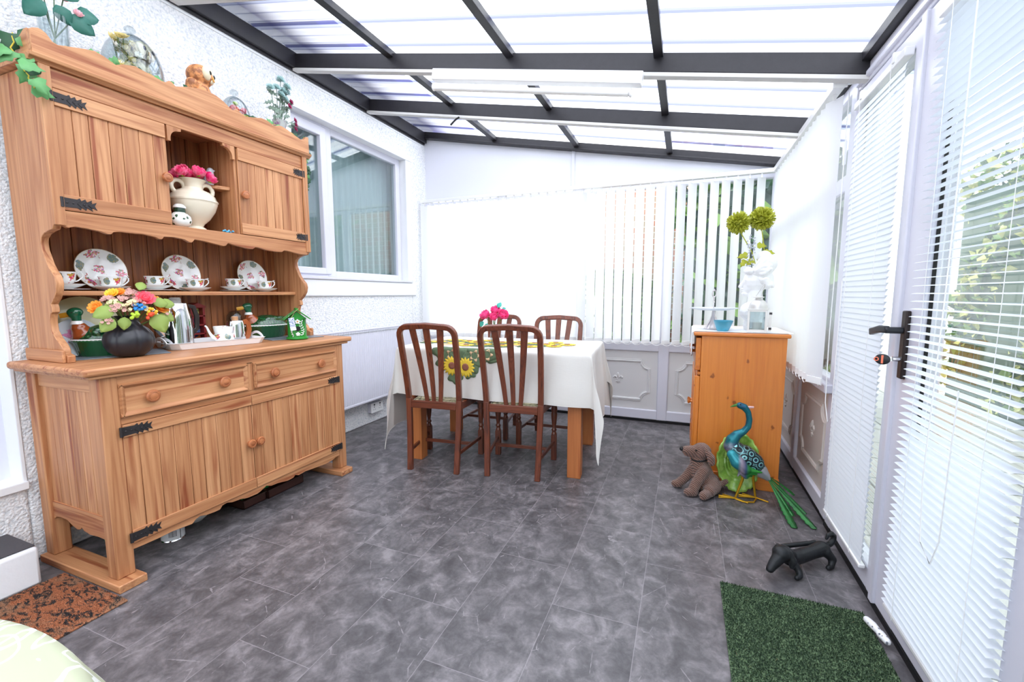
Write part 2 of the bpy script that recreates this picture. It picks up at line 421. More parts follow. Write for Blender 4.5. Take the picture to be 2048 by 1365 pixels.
# house window
wr = wthing('window_1', None, None, (LX-.07, 3.0, WZ0)); wr['kind'] = 'structure'
X0 = LX-.075
mb = MB()
ym = 2.735
for y0, y1, z0, z1 in ((WY0-.0, WY1-.06, WZ1-.075, WZ1-.0), (WY0, WY1-.06, WZ0-.02, WZ0+.05), (WY1-.12, WY1-.062, WZ0-.018, WZ1-.002), (ym-.045, ym+.045, WZ0, WZ1-.003), (WY0+.001, WY0+.06, WZ0, WZ1-.003)):
    e_ = .002 if z1-z0 > .5 else 0
    mb.box(X0-.05-e_, X0+e_, y0, y1, z0, z1)
mb.box(X0-.03, X0+.012, WY0+.03, ym-.02, WZ1-.11, WZ1-.04); mb.box(X0-.03, X0+.012, WY0+.03, ym-.02, WZ0+.02, WZ0+.07)
mb.box(X0-.031, X0+.013, ym-.075, ym-.015, WZ0+.021, WZ1-.041)
mb.build('frame', upvc, wr, bev=.006)
MB().box(X0-.028, X0-.022, WY0+.02, WY1-.10, WZ0, WZ1-.03).build('glazing', pane('house_glass', (236, 242, 242), 1.3), wr)
MB().box(LX-.05, LX+.03, WY0+.0, WY1-.02, WZ0-.022, WZ0-.002).build('sill', upvc, wr, bev=.004)
# the room seen dimly behind the house window
m_in = mat('house_interior', (168, 180, 182), .8)
mb = MB(); mb.box(LX-2.2, LX-2.15, .9, BY+.2, 0, top); mb.box(LX-2.2, LX-TH, BY+.15, BY+.2, 0, top); mb.box(LX-2.2, LX-TH, .9, .95, 0, top); mb.box(LX-2.2, LX-TH, .9, BY+.2, top-.05, top); mb.box(LX-2.2, LX-TH, .9, BY+.2, -.05, 0)
struct('wall_house', mb, m_in)
m_net = mat('net_curtain', (206, 216, 216), .9)
mb = MB(); mb.open = True; mb.grid(lambda u, v: (LX-.22+.012*sin(u*130), WY0-.1+(WY1-WY0+.2)*u, WZ0-.1+(WZ1-WZ0+.2)*v), 260, 2)
struct('wall_curtain', mb, m_net)
# step below the doorway
st = MB(); st.box(LX, -2.32, -.3, .815, 0, .155); struct('trim_3', st, m_smooth, bev=.012)
st = MB(); st.box(LX, -2.335, -.3, .81, .1555, .16); struct('trim_4', st, mat('step_mat', (70, 68, 72), .6, bump=(60, .3, .003)), bev=.001)

# ---- back wall: gable board, head rail, glazed band, panelled base
mb = MB()
zb = 2.085
mb.add([(LX-.02, BY+.03, zb), (RXW+.06, BY+.03, zb), (RXW+.06, BY+.03, roofz(RXW)), (LX-.02, BY+.03, roofz(LX)),
        (LX-.02, BY+.07, zb), (RXW+.06, BY+.07, zb), (RXW+.06, BY+.07, roofz(RXW)), (LX-.02, BY+.07, roofz(LX))],
       [(0, 1, 2, 3), (4, 7, 6, 5), (0, 4, 5, 1), (1, 5, 6, 2), (2, 6, 7, 3), (3, 7, 4, 0)])
struct('wall_back', mb, gable)
mb = MB(); mb.box(-1.005, -.975, BY+.015, BY+.04, zb, roofz(-1)-.03); struct('trim_5', mb, upvc, bev=.003)
wb = wthing('window_2', None, None, (-.9, BY, 0)); wb['kind'] = 'structure'
mull = [LX-.02, -1.62, -.90, -.115, RXW+.06]
mull = [LX+.03, -1.70, -.93, -.16, .64]
mb = MB()
mb.box(LX-.02, RXW+.06, BY, BY+.06, zb-.055, zb+.005)
mb.box(LX-.02, RXW+.06, BY, BY+.06, .635, .72)
mb.box(LX-.02, RXW+.06, BY, BY+.06, .025, .112)
for mx in mull: mb.box(mx-.045, mx+.045, BY-.002, BY+.062, .024, zb+.003)
mb.build('frame', upvc, wb, bev=.008)
MB().box(LX, RXW+.05, BY+.028, BY+.032, .7, zb-.04).build('glazing', glass, wb)
def fleur(mb, M):
    mb.ell((0, 0, .028), (.009, .009, .024), 12, M); mb.ell((0, 0, -.004), (.020, .007, .006), 12, M)
    for s in (1, -1):
        mb.tube([(s*.004, 0, 0), (s*.012, 0, .016), (s*.024, 0, .022), (s*.034, 0, .012), (s*.033, 0, .004)], [.005, .007, .008, .007, .003], 8, M=M)
        mb.tube([(s*.003, 0, -.008), (s*.010, 0, -.020), (s*.020, 0, -.020)], [.005, .006, .003], 8, M=M)
    mb.ell((0, 0, -.022), (.006, .006, .014), 10, M)
def moulding(mb, w_, h_, M, r=.07, t=.012):
    """rectangular bead with notched-in rounded corners, in the XZ plane"""
    P = []
    for cx, cz, a0 in ((w_, h_, pi), (-w_, h_, 3*pi/2), (-w_, -h_, 0), (w_, -h_, pi/2)):
        pts = [(cx+r*cos(a0+pi/2*k/6), cz+r*sin(a0+pi/2*k/6)) for k in range(7)]
        P.append(pts[::-1])
    path = [(x_, 0, z_) for c_ in P for x_, z_ in c_]
    sec = [(-.016, 0), (-.012, .010), (-.002, .014), (.004, .008), (.012, .009), (.016, 0)]
    sec = [(a*1.0, b_) for a, b_ in sec]
    mb.sweep(path, [(b_*1.0-.004, a) for a, b_ in sec], up=(1, 0, 0), closed=True, M=M)
mbp = MB(); orn = MB()
for a, b_ in zip(mull, mull[1:]):
    x0, x1 = a+.045, b_-.045; cx = (x0+x1)/2
    mbp.box(x0-.005, x1+.005, BY+.018, BY+.03, .105, .64)
    M = T(cx, BY+.016, .372)
    moulding(orn, (x1-x0)/2-.07, .175, M); fleur(orn, M @ SC(1.15))
pn = mbp.build('lower_panel', upvc2, wb, bev=.002)
orn.build('moulding', upvc2, pn)
MB().box(LX, RXW+.06, BY+.01, BY+.06, 0, .026).build('rubber_strip', dark, wb)

# ---- right wall: window bay, then the pair of glazed doors
def bx(mb, y0, y1, z0, z1, d0=0, d1=.06): mb.box(RXW+d0, RXW+d1, y0, y1, z0, z1)
WTOP = 2.115
wrr = wthing('window_3', None, None, (RXW, 3.2, 0)); wrr['kind'] = 'structure'
mb = MB(); bx(mb, 2.50, BY, WTOP-.06, WTOP); bx(mb, 2.50, BY, 1.62, 1.70); bx(mb, 2.50, BY, .64, .72, -.0, .06); bx(mb, 2.50, BY, .025, .105)
for yv in (2.52, 3.21, 3.94): bx(mb, yv-.04, yv+.04, .024, WTOP+.001, -.002, .062)
mb.box(RXW-.035, RXW+.02, 2.5, BY, .655, .70)
mb.build('frame', upvc, wrr, bev=.007)
m = MB(); bx(m, 2.5, BY, .7, WTOP-.05, .03, .034); m.build('glazing', glass, wrr)
mbp = MB(); orn = MB()
for y0, y1 in ((2.56, 3.17), (3.25, 3.90)):
    bx(mbp, y0-.005, y1+.005, .10, .645, .018, .03)
    M = T(RXW+.017, (y0+y1)/2, .372) @ RZ(-pi/2)
    moulding(orn, (y1-y0)/2-.07, .175, M); fleur(orn, M @ SC(1.15))
m_bei = mat('cream_panel', (205, 196, 188), .45)
pn = mbp.build('lower_panel', m_bei, wrr, bev=.002); orn.build('moulding', m_bei, pn)
MB().box(RXW+.005, RXW+.06, 2.485, BY-.01, 0, .023).build('rubber_strip', dark, wrr)
MB().box(RXW-.012, RXW, 2.575, 2.59, 1.75, 1.86).build('window_hinge', white, wrr, bev=.002)
def door_leaf(name, y0, y1, st=.075, handle=False, d=0, st2=None):
    st2 = st2 or st
    r = wthing(name, None, None, (RXW+d, (y0+y1)/2, .02)); r['kind'] = 'structure'
    mb = MB(); X_ = RXW+d
    mb.box(X_, X_+.06, y0, y0+st, .02, 2.03); mb.box(X_, X_+.06, y1-st2, y1, .02, 2.03)
    mb.box(X_+.001, X_+.059, y0+st-.01, y1-st2+.01, 1.95, 2.029); mb.box(X_+.001, X_+.059, y0+st-.01, y1-st2+.01, .021, .11)
    mb.build('frame', upvc, r, bev=.006)
    MB().box(X_+.028, X_+.032, y0+st-.01, y1-st2+.01, .1, 1.96).build('glazing', glass, r)
    mb = MB()
    mb.box(X_+.012, X_+.02, y0+st, y0+st+.006, .11, 1.95); mb.box(X_+.012, X_+.02, y1-st2-.006, y1-st2, .11, 1.95)
    mb.build('glazing_gasket', dark, r)
    return r
dl = door_leaf('door_1', 1.15, 1.865, st2=.15)
df = door_leaf('door_3', 1.865, 2.475)
MB().box(RXW-.012, RXW+.01, 1.850, 1.882, .02, 2.03).build('meeting_bead', upvc, dl, bev=.004)
yh = 1.655
yh = 1.80
mb = MB(); mb.box(RXW-.014, RXW, yh-.016, yh+.016, .86, 1.085); ba = mb.build('handle_plate', mat('dark_plate', (52, 44, 42), .45, .5), dl, bev=.004)
hb = mat('black_handle', (44, 46, 50), .35, .3)
mb = MB(); mb.cyl(.011, 0, .05, 14, T(RXW-.012, yh, 1.02) @ RY(-pi/2)); mb.sweep([(RXW-.055, yh-.004, 1.022), (RXW-.062, yh+.03, 1.022), (RXW-.06, yh+.115, 1.006)], [(-.008, -.012), (.008, -.012), (.008, .012), (-.008, .012)])
mb.build('door_handle', hb, ba, bev=.004)
mb = MB(); mb.cyl(.008, 0, .022, 14, T(RXW-.012, yh, .925) @ RY(-pi/2)); mb.box(RXW-.05, RXW-.03, yh-.002, yh+.002, .917, .931)
mb.build('lock_with_key', chrome, ba)
# outer door frame, head and threshold
fr = MB(); fr.box(RXW+.0, RXW+.07, 1.145, 2.48, 2.035, WTOP-.001); fr.box(RXW-.002, RXW+.07, 1.08, 1.145, 0.02, WTOP); fr.box(RXW+.006, RXW+.07, 1.145, 2.478, 0.0, .018)
fr.box(RXW-.012, RXW+.02, 1.15, 2.475, 2.05, 2.075)
struct('trim_6', fr, upvc, bev=.005)
struct('trim_7', MB().box(RXW-.003, RXW+.005, 1.15, 2.478, 0, .022), dark)
# more glazing towards and behind the camera
rr = wthing('window_4', None, None, (RXW, 0, 0)); rr['kind'] = 'structure'
mb = MB()
bx(mb, RB, 1.205, WTOP-.06, WTOP); bx(mb, RB, 1.205, .64, .72); bx(mb, RB, 1.205, .0, .1)
for yv in (1.04, .48, -.2, -.9, RB+.04): bx(mb, yv-.04, yv+.04, .0, WTOP+.001, -.002, .062)
mb.build('frame', upvc, rr, bev=.006); m = MB(); bx(m, RB, 1.2, .1, .65, .02, .03); m.build('lower_panel', upvc2, rr)
m = MB(); bx(m, RB, 1.2, .7, WTOP-.05, .03, .034); m.build('glazing', glass, rr)
rr = wthing('window_5', None, None, (-1, RB, 0)); rr['kind'] = 'structure'
mb = MB()
for z0, z1 in ((2.05, 2.12), (.64, .72), (0, .1)): mb.box(LX, RXW, RB-.06, RB, z0, z1)
for xv in (LX+.04, -1.75, -.95, -.15, RXW-.06): mb.box(xv-.04, xv+.04, RB-.061, RB+.001, 0, roofz(xv)-.06)
mb.build('frame', upvc, rr, bev=.006); MB().box(LX, RXW, RB-.04, RB-.03, .1, .65).build('lower_panel', upvc2, rr)
MB().box(LX, RXW, RB-.032, RB-.028, .7, 2.1).build('glazing', glass, rr)

# ---- roof: black painted timbers under ribbed translucent sheet
def slope_beam(mb, y0, y1, zb_, zt_, x0=LX, x1=RXW+.07):
    s = -.188
    vs = []
    for x_ in (x0, x1):
        for y_ in (y0, y1):
            for zz in (zb_, zt_): vs.append((x_, y_, zz+s*x_))
    mb.add(vs, [(0, 1, 3, 2), (4, 6, 7, 5), (0, 4, 5, 1), (2, 3, 7, 6), (0, 2, 6, 4), (1, 5, 7, 3)])
k = 8
for i, yb in enumerate((1.62, 2.38, 3.12, .86, .1, -.66, -1.42)):
    m = MB(); slope_beam(m, yb-.02, yb+.02, 2.185, 2.275); struct('trim_%d' % k, m, black_paint, bev=.003); k += 1
    m = MB(); slope_beam(m, yb-.022, yb+.022, 2.165, 2.184); struct('trim_%d' % k, m, mat('pale_strip', (205, 203, 200), .6), bev=.002); k += 1
m = MB(); slope_beam(m, BY-.035, BY+.03, 2.235, 2.29); slope_beam(m, BY-.045, BY+.03, 2.225, 2.24); struct('trim_%d' % k, m, black_paint, bev=.003); k += 1
for xr in (-1.74, -.95, -.17):
    z0 = roofz(xr)
    m = MB(); m.box(xr-.022, xr+.022, RB, BY, z0-.05, z0-.012); struct('trim_%d' % k, m, black_paint, bev=.002); k += 1
m = MB(); m.box(LX, LX+.045, RB, BY, 2.655, 2.755); m.box(LX, LX+.02, RB, BY, 2.64, 2.66); struct('trim_%d' % k, m, black_paint, bev=.003); k += 1
m = MB(); m.box(RXW-.03, RXW+.07, RB, BY, WTOP, roofz(RXW)-.012); struct('trim_%d' % k, m, black_paint, bev=.003); k += 1
m = MB(); m.box(RXW-.04, RXW+.0, 2.46, 2.51, WTOP-.03, WTOP+.05); struct('trim_%d' % k, m, mat('bare_post', (150, 146, 145), .7)); k += 1
m = MB(); m.box(LX-.0, LX+.006, RB, BY, 2.625, 2.64); struct('trim_%d' % k, m, m_smooth); k += 1
# sheet
m_roof, nt, p = newmat('ribbed_polycarbonate'); g = G(nt); nt.nodes.remove(p); out = [n for n in nt.nodes if n.type == 'OUTPUT_MATERIAL'][0]
x, y, z = g.xyz(g.pos())
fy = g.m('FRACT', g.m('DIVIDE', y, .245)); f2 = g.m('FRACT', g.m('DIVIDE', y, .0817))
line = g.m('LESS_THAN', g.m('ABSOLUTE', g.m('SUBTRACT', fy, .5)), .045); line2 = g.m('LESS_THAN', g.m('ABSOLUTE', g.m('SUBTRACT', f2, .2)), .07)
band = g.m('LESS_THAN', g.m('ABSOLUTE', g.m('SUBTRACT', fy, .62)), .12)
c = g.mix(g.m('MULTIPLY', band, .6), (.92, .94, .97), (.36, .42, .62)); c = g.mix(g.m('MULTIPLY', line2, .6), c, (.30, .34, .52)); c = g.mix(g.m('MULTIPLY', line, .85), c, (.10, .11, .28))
t = g.n('ShaderNodeBsdfTransparent'); tl = g.n('ShaderNodeBsdfTranslucent'); mx = g.n('ShaderNodeMixShader')
g.put(t.inputs[0], c); g.put(tl.inputs[0], c); mx.inputs[0].default_value = .35
nt.links.new(t.outputs[0], mx.inputs[1]); nt.links.new(tl.outputs[0], mx.inputs[2]); nt.links.new(mx.outputs[0], out.inputs[0])
mb = MB(); mb.open = True
n = int((BY-RB+.3)/.0136)
def rf(u, v):
    y_ = RB-.1+(BY+.15-RB+.1)*v; x_ = LX+(RXW+.25-LX)*u
    return (x_, y_, roofz(x_)+.006+.005*math.copysign(min(1, abs(1.5*sin(2*pi*y_/.0817))), sin(2*pi*y_/.0817)))
mb.grid(rf, 2, n)
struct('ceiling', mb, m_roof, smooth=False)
# added unseen eaves box, coloured violet to shade and tint the roof sheet
m = MB(); m.box(LX-.4, LX+.30, RB-.5, BY+.6, 2.855, 2.95); struct('trim_%d' % k, m, mat('roof_shade_violet', (62, 54, 150), .8)); k += 1
# ================================================================ GARDEN
m_pav, nt, p = newmat('paving'); gg = G(nt); v = gg.pos()
br = gg.n('ShaderNodeTexBrick'); gg.put(br.inputs['Vector'], v); br.inputs['Scale'].default_value = 1; br.inputs['Brick Width'].default_value = .6; br.inputs['Row Height'].default_value = .45
br.inputs['Mortar Size'].default_value = .008; br.inputs['Color1'].default_value = (*lin(214, 210, 202), 1); br.inputs['Color2'].default_value = (*lin(196, 194, 186), 1); br.inputs['Mortar'].default_value = (*lin(100, 100, 90), 1)
nt.links.new(br.outputs[0], p.inputs['Base Color']); p.inputs['Roughness'].default_value = .9
struct('ground', MB().box(-14, 16, -12, 18, -.5, -.12), m_pav)
m_brick, nt, p = newmat('brick'); gg = G(nt); v = gg.map(gg.pos(), rot=(radians(90), 0, 0))
br = gg.n('ShaderNodeTexBrick'); gg.put(br.inputs['Vector'], v); br.inputs['Scale'].default_value = 1; br.inputs['Brick Width'].default_value = .23; br.inputs['Row Height'].default_value = .078
br.inputs['Mortar Size'].default_value = .006; br.inputs['Color1'].default_value = (*lin(196, 120, 90), 1); br.inputs['Color2'].default_value = (*lin(176, 156, 128), 1); br.inputs['Mortar'].default_value = (*lin(225, 220, 210), 1)
nt.links.new(br.outputs[0], p.inputs['Base Color']); p.inputs['Roughness'].default_value = .9
o = MB().box(-1.15, .9, 6.2, 6.45, -.12, 3.1).build('brick_wall', m_brick); tag(o, 'brick garden wall glimpsed between the vertical blinds of the far window', 'wall')
hgreen = [mat('leaf_yellow_green', (214, 212, 130), .55), mat('leaf_mid_green', (132, 164, 88), .55), mat('leaf_dark_green', (52, 82, 44), .6)]
def hedge(name, label, x0, x1, y0, y1, z1, n, size, mats, cat='hedge'):
    r = wthing(name, label, cat, ((x0+x1)/2, (y0+y1)/2, -.12))
    MB().box(x0+.12, x1-.12, y0+.12, y1-.12, -.12, z1-.18).build('branches', mats[2], r)
    mb = MB(); mb.open = True; q = random.Random(n)
    for i in range(n):
        face = q.random(); px = q.uniform(x0, x1); py = q.uniform(y0, y1); pz = q.uniform(-.1, z1)
        if face < .6: px = x0+q.random()**2*.2 if cat == 'hedge' and x0 > 1 else px
        if face < .6 and x0 < 1: py = y0+q.random()**2*.2
        elif face >= .6: pz = z1-q.random()**2*.25
        bulge = .10*sin(px*5)+.10*sin(py*4.1+pz*3)
        if face < .6 and x0 > 1: px += bulge
        if face >= .6: pz += bulge
        mb.mi = 0 if q.random() < .45 else (1 if q.random() < .75 else 2)
        s_ = size*q.uniform(.6, 1.3)
        M = T(px, py, pz) @ RZ(q.uniform(0, 6.28)) @ RX(q.uniform(-1.2, 1.2)) @ RY(q.uniform(-1, 1))
        mb.add([(0, 0, 0), (s_*.4, s_*.5, .01), (0, s_, -.01), (-s_*.4, s_*.5, .01)], [(0, 1, 2, 3)], M)
    mb.build('foliage', mats, r, smooth=False)
hedge('garden_hedge', 'tall yellow-green clipped hedge outside the glazed doors', 2.9, 3.8, -2.5, 7.0, 2.45, 9000, .10, hgreen)
hedge('low_hedge', 'low green hedge in front of the brick garden wall', -1.2, -.25, 5.5, 6.05, 1.25, 2200, .07, [hgreen[1], hgreen[2], hgreen[2]])
hedge('laurel_shrub', 'dark laurel shrub behind the right end of the far window', -.15, 1.5, 4.9, 5.9, 2.35, 900, .20, [hgreen[1], mat('laurel', (70, 104, 76), .3), mat('laurel_shade', (66, 84, 78), .4)], 'shrub')
# ================================================================ BLINDS AND FIXTURES
def vertical_blind(name, label, pts, z0, z1, width, ang, loc, rail):
    r = wthing(name, label, 'vertical blind', loc)
    MB().box(*rail).build('headrail', white, r, bev=.003)
    ch = MB()
    prev = None
    for (x_, y_, a_) in pts:
        mb = MB(); mb.open = True; c_, s_ = cos(a_), sin(a_)
        def fn(u, v):
            t = (u-.5)*width; bow = .006*(1-(2*u-1)**2)
            return (x_+c_*t-s_*bow, y_+s_*t+c_*bow, z0+(z1-z0)*v)
        mb.grid(fn, 4, 1); mb.build('louvre', vane, r)
        w2 = MB()
        w2.box(-width/2+.004, width/2-.004, -.002, .004, z0+.002, z0+.035, T(x_, y_, 0) @ RZ(a_)); w2.build('bottom_weight', white, r, bev=.001)
        for sg in (-1, 1):
            p_ = Vector((x_+c_*sg*width*.46, y_+s_*sg*width*.46, z0+.008))
            if prev and prev[0 if sg < 0 else 1] is not None:
                q_ = prev[0 if sg < 0 else 1]; mid = (p_+q_)/2 - Vector((0, 0, .018))
                ch.tube([q_, (q_*.5+mid*.5)-Vector((0, 0, .004)), mid, (p_*.5+mid*.5)-Vector((0, 0, .004)), p_], .0022, 5)
            if sg < 0: pl_ = p_
            else: pr_ = p_
        prev = (pl_, pr_)
        hk = MB().box(x_-.006, x_+.006, y_-.004, y_+.004, z1-.004, z1+.028); hk.build('hanger', white, r)
    ch.build('chain', white, r)
    return r
pts = []
n = 40; xa, xb = LX+.07, .50
xs_ = xa
while xs_ < xb:
    t = (xs_-xa)/(xb-xa)
    pts.append((xs_, BY-.10, radians(43)))
    xs_ += .0805
vertical_blind('vertical_blind', 'white vertical blind drawn across the far end window', pts, .715, 2.02, .089, 0, (-.9, BY-.1, .7), (LX+.03, RXW-.08, BY-.12, BY-.07, 2.045, 2.075))
pts = []
y_ = 3.76
while y_ > 2.50:
    pts.append((.60, y_, radians(-62))); y_ -= .078
rb_ = vertical_blind('vertical_blind', 'white vertical blind on the side window behind the pine cabinet', pts, .70, 2.03, .10, 0, (.6, 3.2, .7), (.575, .62, 2.43, 3.9, 2.05, 2.085))
mb = MB(); mb.box(.61, RXW, 2.47, 2.49, 2.075, 2.09); mb.box(.57, .625, 2.425, 2.433, 2.045, 2.09); mb.build('bracket', white, rb_, bev=.002)
mb = MB(); mb.tube([(.645, 2.475, 2.04), (.645, 2.475, 1.4), (.64, 2.47, .95), (.645, 2.47, .62), (.652, 2.44, .53), (.655, 2.41, .56), (.655, 2.405, .7), (.655, 2.40, 1.2)], .0022, 5)
mb.build('pull_cord', white, rb_)

def venetian(label, y0, y1, z0, z1, tilt, pitch=.0225, X_=RXW-.018):
    r = wthing('venetian_blind', label, 'venetian blind', (X_, (y0+y1)/2, z0))
    MB().box(X_-.012, X_+.016, y0, y1, z1-.03, z1).build('headrail', white, r, bev=.003)
    MB().box(X_-.010, X_+.012, y0+.003, y1-.003, z0, z0+.014).build('bottom_rail', white, r, bev=.003)
    mb = MB(); mb.open = True; z_ = z0+.03
    while z_ < z1-.04:
        M = T(X_, 0, z_) @ RY(tilt)
        mb.grid(lambda u, v: ((u-.5)*.031, y0+.004+(y1-y0-.008)*v, .0024*(1-(2*u-1)**2)), 4, 1, M); z_ += pitch
    mb.build('slats', vslat, r)
    mb = MB()
    for yc in (y0+.09, y1-.09) + (((y0+y1)/2,) if y1-y0 > .6 else ()):
        for xx in (X_-.0165, X_+.0165): mb.tube([(xx, yc, z0+.01), (xx, yc, z1-.02)], .0009, 4)
    mb.build('ladder_cord', white, r)
    return r
v1 = venetian('large white venetian blind with half open slats on the nearest glazed door', 1.20, 1.722, .10, 1.965, radians(-4), pitch=.0235)
MB().tube([(RXW-.04, 1.50, 1.93), (RXW-.042, 1.50, 1.2), (RXW-.04, 1.52, .62), (RXW-.045, 1.49, .45), (RXW-.045, 1.43, .42), (RXW-.045, 1.40, .5), (RXW-.04, 1.40, .9)], .0018, 5).build('pull_cord', white, v1)
v2_ = venetian('narrow white venetian blind with shut slats on the door beside the vertical blind', 1.935, 2.415, .10, 1.965, radians(-72))
for yy_ in (2.02, 2.33):
    MB().box(RXW-.035, RXW-.0, yy_-.008, yy_+.008, 1.95, 1.985).build('bracket', white, v2_, bev=.002)
# fluorescent batten
r = wthing('fluorescent_light', 'white fluorescent tube batten fixed under the black roof beam', 'ceiling light', (-.84, 2.36, 2.3))
a = Vector((-1.42, 2.345, 2.17+.188*1.42-.028)); b = Vector((-.24, 2.345, 2.17+.188*.24-.028)); d = (b-a)
mb = MB(); mb.sweep([a, b], [(-.028, -.03), (.028, -.03), (.028, .03), (-.028, .03)], up=(0, 0, 1)); mb.build('batten', white, r, bev=.004)
mb = MB(); dn = Vector((-.03, 0, -.062)); a2 = a+d*.01+dn*1; b2 = b-d*.01+dn*1; mb.tube([a2+d*.02, b2-d*.02], .015, 14); mb.build('tube', mat('tube_glass', (240, 240, 238), .3), r)
for q in (a2+d*.012, b2-d*.012): MB().ell(q+Vector((0, 0, .004)), (.012, .017, .022), 12).build('lamp_holder', white, r)
# dangling cable under the second beam
o = MB().tube([(-1.655, 3.085, 2.475), (-1.675, 3.075, 2.462), (-1.70, 3.07, 2.44), (-1.72, 3.065, 2.42)], .007, 8).build('hanging_cable', dark)
tag(o, 'short black cable end dangling below the middle roof beam', 'cable')
# radiator and socket
r = wthing('radiator', 'white panel radiator on the roughcast wall beside the dresser', 'radiator', (LX+.07, 3.0, .23))
def rad(u, v): return (LX+.10+.004*sin(2*pi*u*46)*(1 if .03 < v < .97 else 0), 2.30+1.22*u, .245+.60*v)
mb = MB(); mb.open = True; mb.grid(rad, 276, 12); mb.build('front_panel', upvc, r)
mb = MB(); mb.box(LX+.085, LX+.103, 2.295, 3.525, .23, .25); mb.box(LX+.085, LX+.104, 2.295, 3.525, .838, .853); mb.box(LX+.04, LX+.1, 2.29, 2.30, .24, .845); mb.box(LX+.04, LX+.1, 3.52, 3.53, .24, .845); mb.box(LX+.035, LX+.05, 2.3, 3.52, .25, .84)
mb.build('casing', upvc, r, bev=.004)
mb = MB()
for i in range(70):
    y_ = 2.33+i*.0171; mb.box(LX+.1035, LX+.1055, y_, y_+.008, .818, .828)
mb.build('vent_slots', mat('slot_grey', (160, 165, 165), .5), r)
mb = MB()
for y_ in (2.36, 3.46): mb.tube([(LX+.06, y_, .245), (LX+.06, y_, 0)], .008, 10)
mb.build('pipe', upvc, r)
r = wthing('wall_socket', 'white double power socket low on the wall below the radiator', 'socket', (LX, 3.08, .14))
MB().box(LX, LX+.035, 3.0, 3.155, .10, .185).build('back_box', upvc, r, bev=.004)
mb = MB().box(LX+.035, LX+.042, 2.998, 3.157, .098, .187); fp = mb.build('face_plate', white, r, bev=.003)
mb = MB()
for yc in (3.04, 3.115):
    mb.box(LX+.042, LX+.0435, yc-.004, yc+.004, .145, .153); mb.box(LX+.042, LX+.0435, yc-.014, yc-.008, .125, .129); mb.box(LX+.042, LX+.0435, yc+.008, yc+.014, .125, .129); mb.box(LX+.042, LX+.0445, yc-.006, yc+.006, .162, .176)
mb.build('pin_holes', dark, fp)
# ================================================================ PINE DRESSER
dr = wthing('welsh_dresser', 'large aged pine dresser with plate rack and cupboards against the roughcast wall', 'dresser', (-2.27, 1.53, 0))
PX = -2.0            # front plane of the base
BXK = -2.52          # back
y0b, y1b = .905, 2.145
HC = .87             # counter height
def part(mb, name, m, par=None, **k):
    k.setdefault('bev', .003); return mb.build(name, m, par or dr, **k)
for ya in (.885, 2.045):
    part(MB().box(BXK+.0, -1.955, ya, ya+.095, 0, .032), 'plinth', pineX, bev=.004)
for ya in (y0b, y1b-.065):
    for xa in (PX-.065, BXK+.005):
        part(MB().box(xa, xa+.063, ya, ya+.062, .032, .835), 'post', pineZ, bev=.005)
# side panels (boards), rails
for ya, s_ in ((y0b+.018, 1), (y1b-.032, -1)):
    mb = MB(); n = 6; xa, xb = BXK+.068, PX-.066; w_ = (xb-xa)/n
    for i in range(n): mb.box(xa+i*w_+.0008, xa+(i+1)*w_-.0008, ya, ya+.014, .25, .80)
    part(mb, 'side_panel', pineZ, bev=.0015, seg=1)
    yy_ = ya-.006 if s_ > 0 else ya+.002
    part(MB().box(xa-.001, xb+.001, yy_, yy_+.018, .765, .834), 'side_rail', pineX)
    SA = [(0, .215), (.05, .215), (.13, .172), (.2, .160), (.27, .166), (.34, .176), (.38, .164), (.46, .146), (.55, .144), (.65, .158), (.74, .176), (.80, .170), (.90, .160), (1, .158)]
    SA = [(0, .190), (.05, .203), (.14, .208), (.26, .205), (.36, .188), (.44, .178), (.49, .181), (.53, .194), (.57, .182), (.68, .174), (.82, .178), (.93, .176), (1, .166)]
    pl = [(xa, .27), (xb, .27)]+[(xa+(xb-xa)*t, z_) for t, z_ in SA[::-1]]
    part(MB().prism(pl, 'y', yy_, yy_+.02), 'side_apron', pineX, bev=.002)
# counter top with moulded edge
mb = MB(); mb.box(BXK, -1.972, .855, 2.20, .840, HC)
ct = part(mb, 'countertop', pineY, bev=.011, seg=4)
part(MB().box(BXK, -1.985, .875, 2.175, .828, .8405), 'counter_moulding', pineY, bev=.004)
# front framing
part(MB().box(PX-.03, PX-.004, y0b+.06, y1b-.06, .795, .829), 'front_rail', pineY, bev=.001)
part(MB().box(PX-.03, PX-.006, y0b+.06, y1b-.06, .636, .664), 'front_rail', pineY, bev=.001)
part(MB().box(PX-.03, PX-.004, 1.495, 1.525, .66, .80), 'drawer_divider', pineZ, bev=.001)
part(MB().box(BXK, PX-.04, y0b+.02, y1b-.02, .212, .228), 'bottom_board', pineX)
part(MB().box(BXK-.012, BXK+.002, y0b+.02, y1b-.02, .1, .84), 'back_board', pineY)
def knob(y_, z_, x_, par, r=.025):
    M = T(x_, y_, z_) @ RY(pi/2)
    mb = MB(); mb.lathe([(0, -.002), (r*.55, -.002), (r*.5, .006), (r*.62, .010), (r*1.0, .016), (r*1.03, .021), (r*.9, .026), (r*.62, .0275), (r*.58, .026), (r*.3, .028), (0, .0285)], 24, M)
    return mb.build('knob', wood_knob, par)
wood_knob = wood('knob_pine', ax=1, light=(198, 128, 82), dark=(160, 92, 56), streak=(130, 66, 40), rough=.4, amt=.4, sc=2)
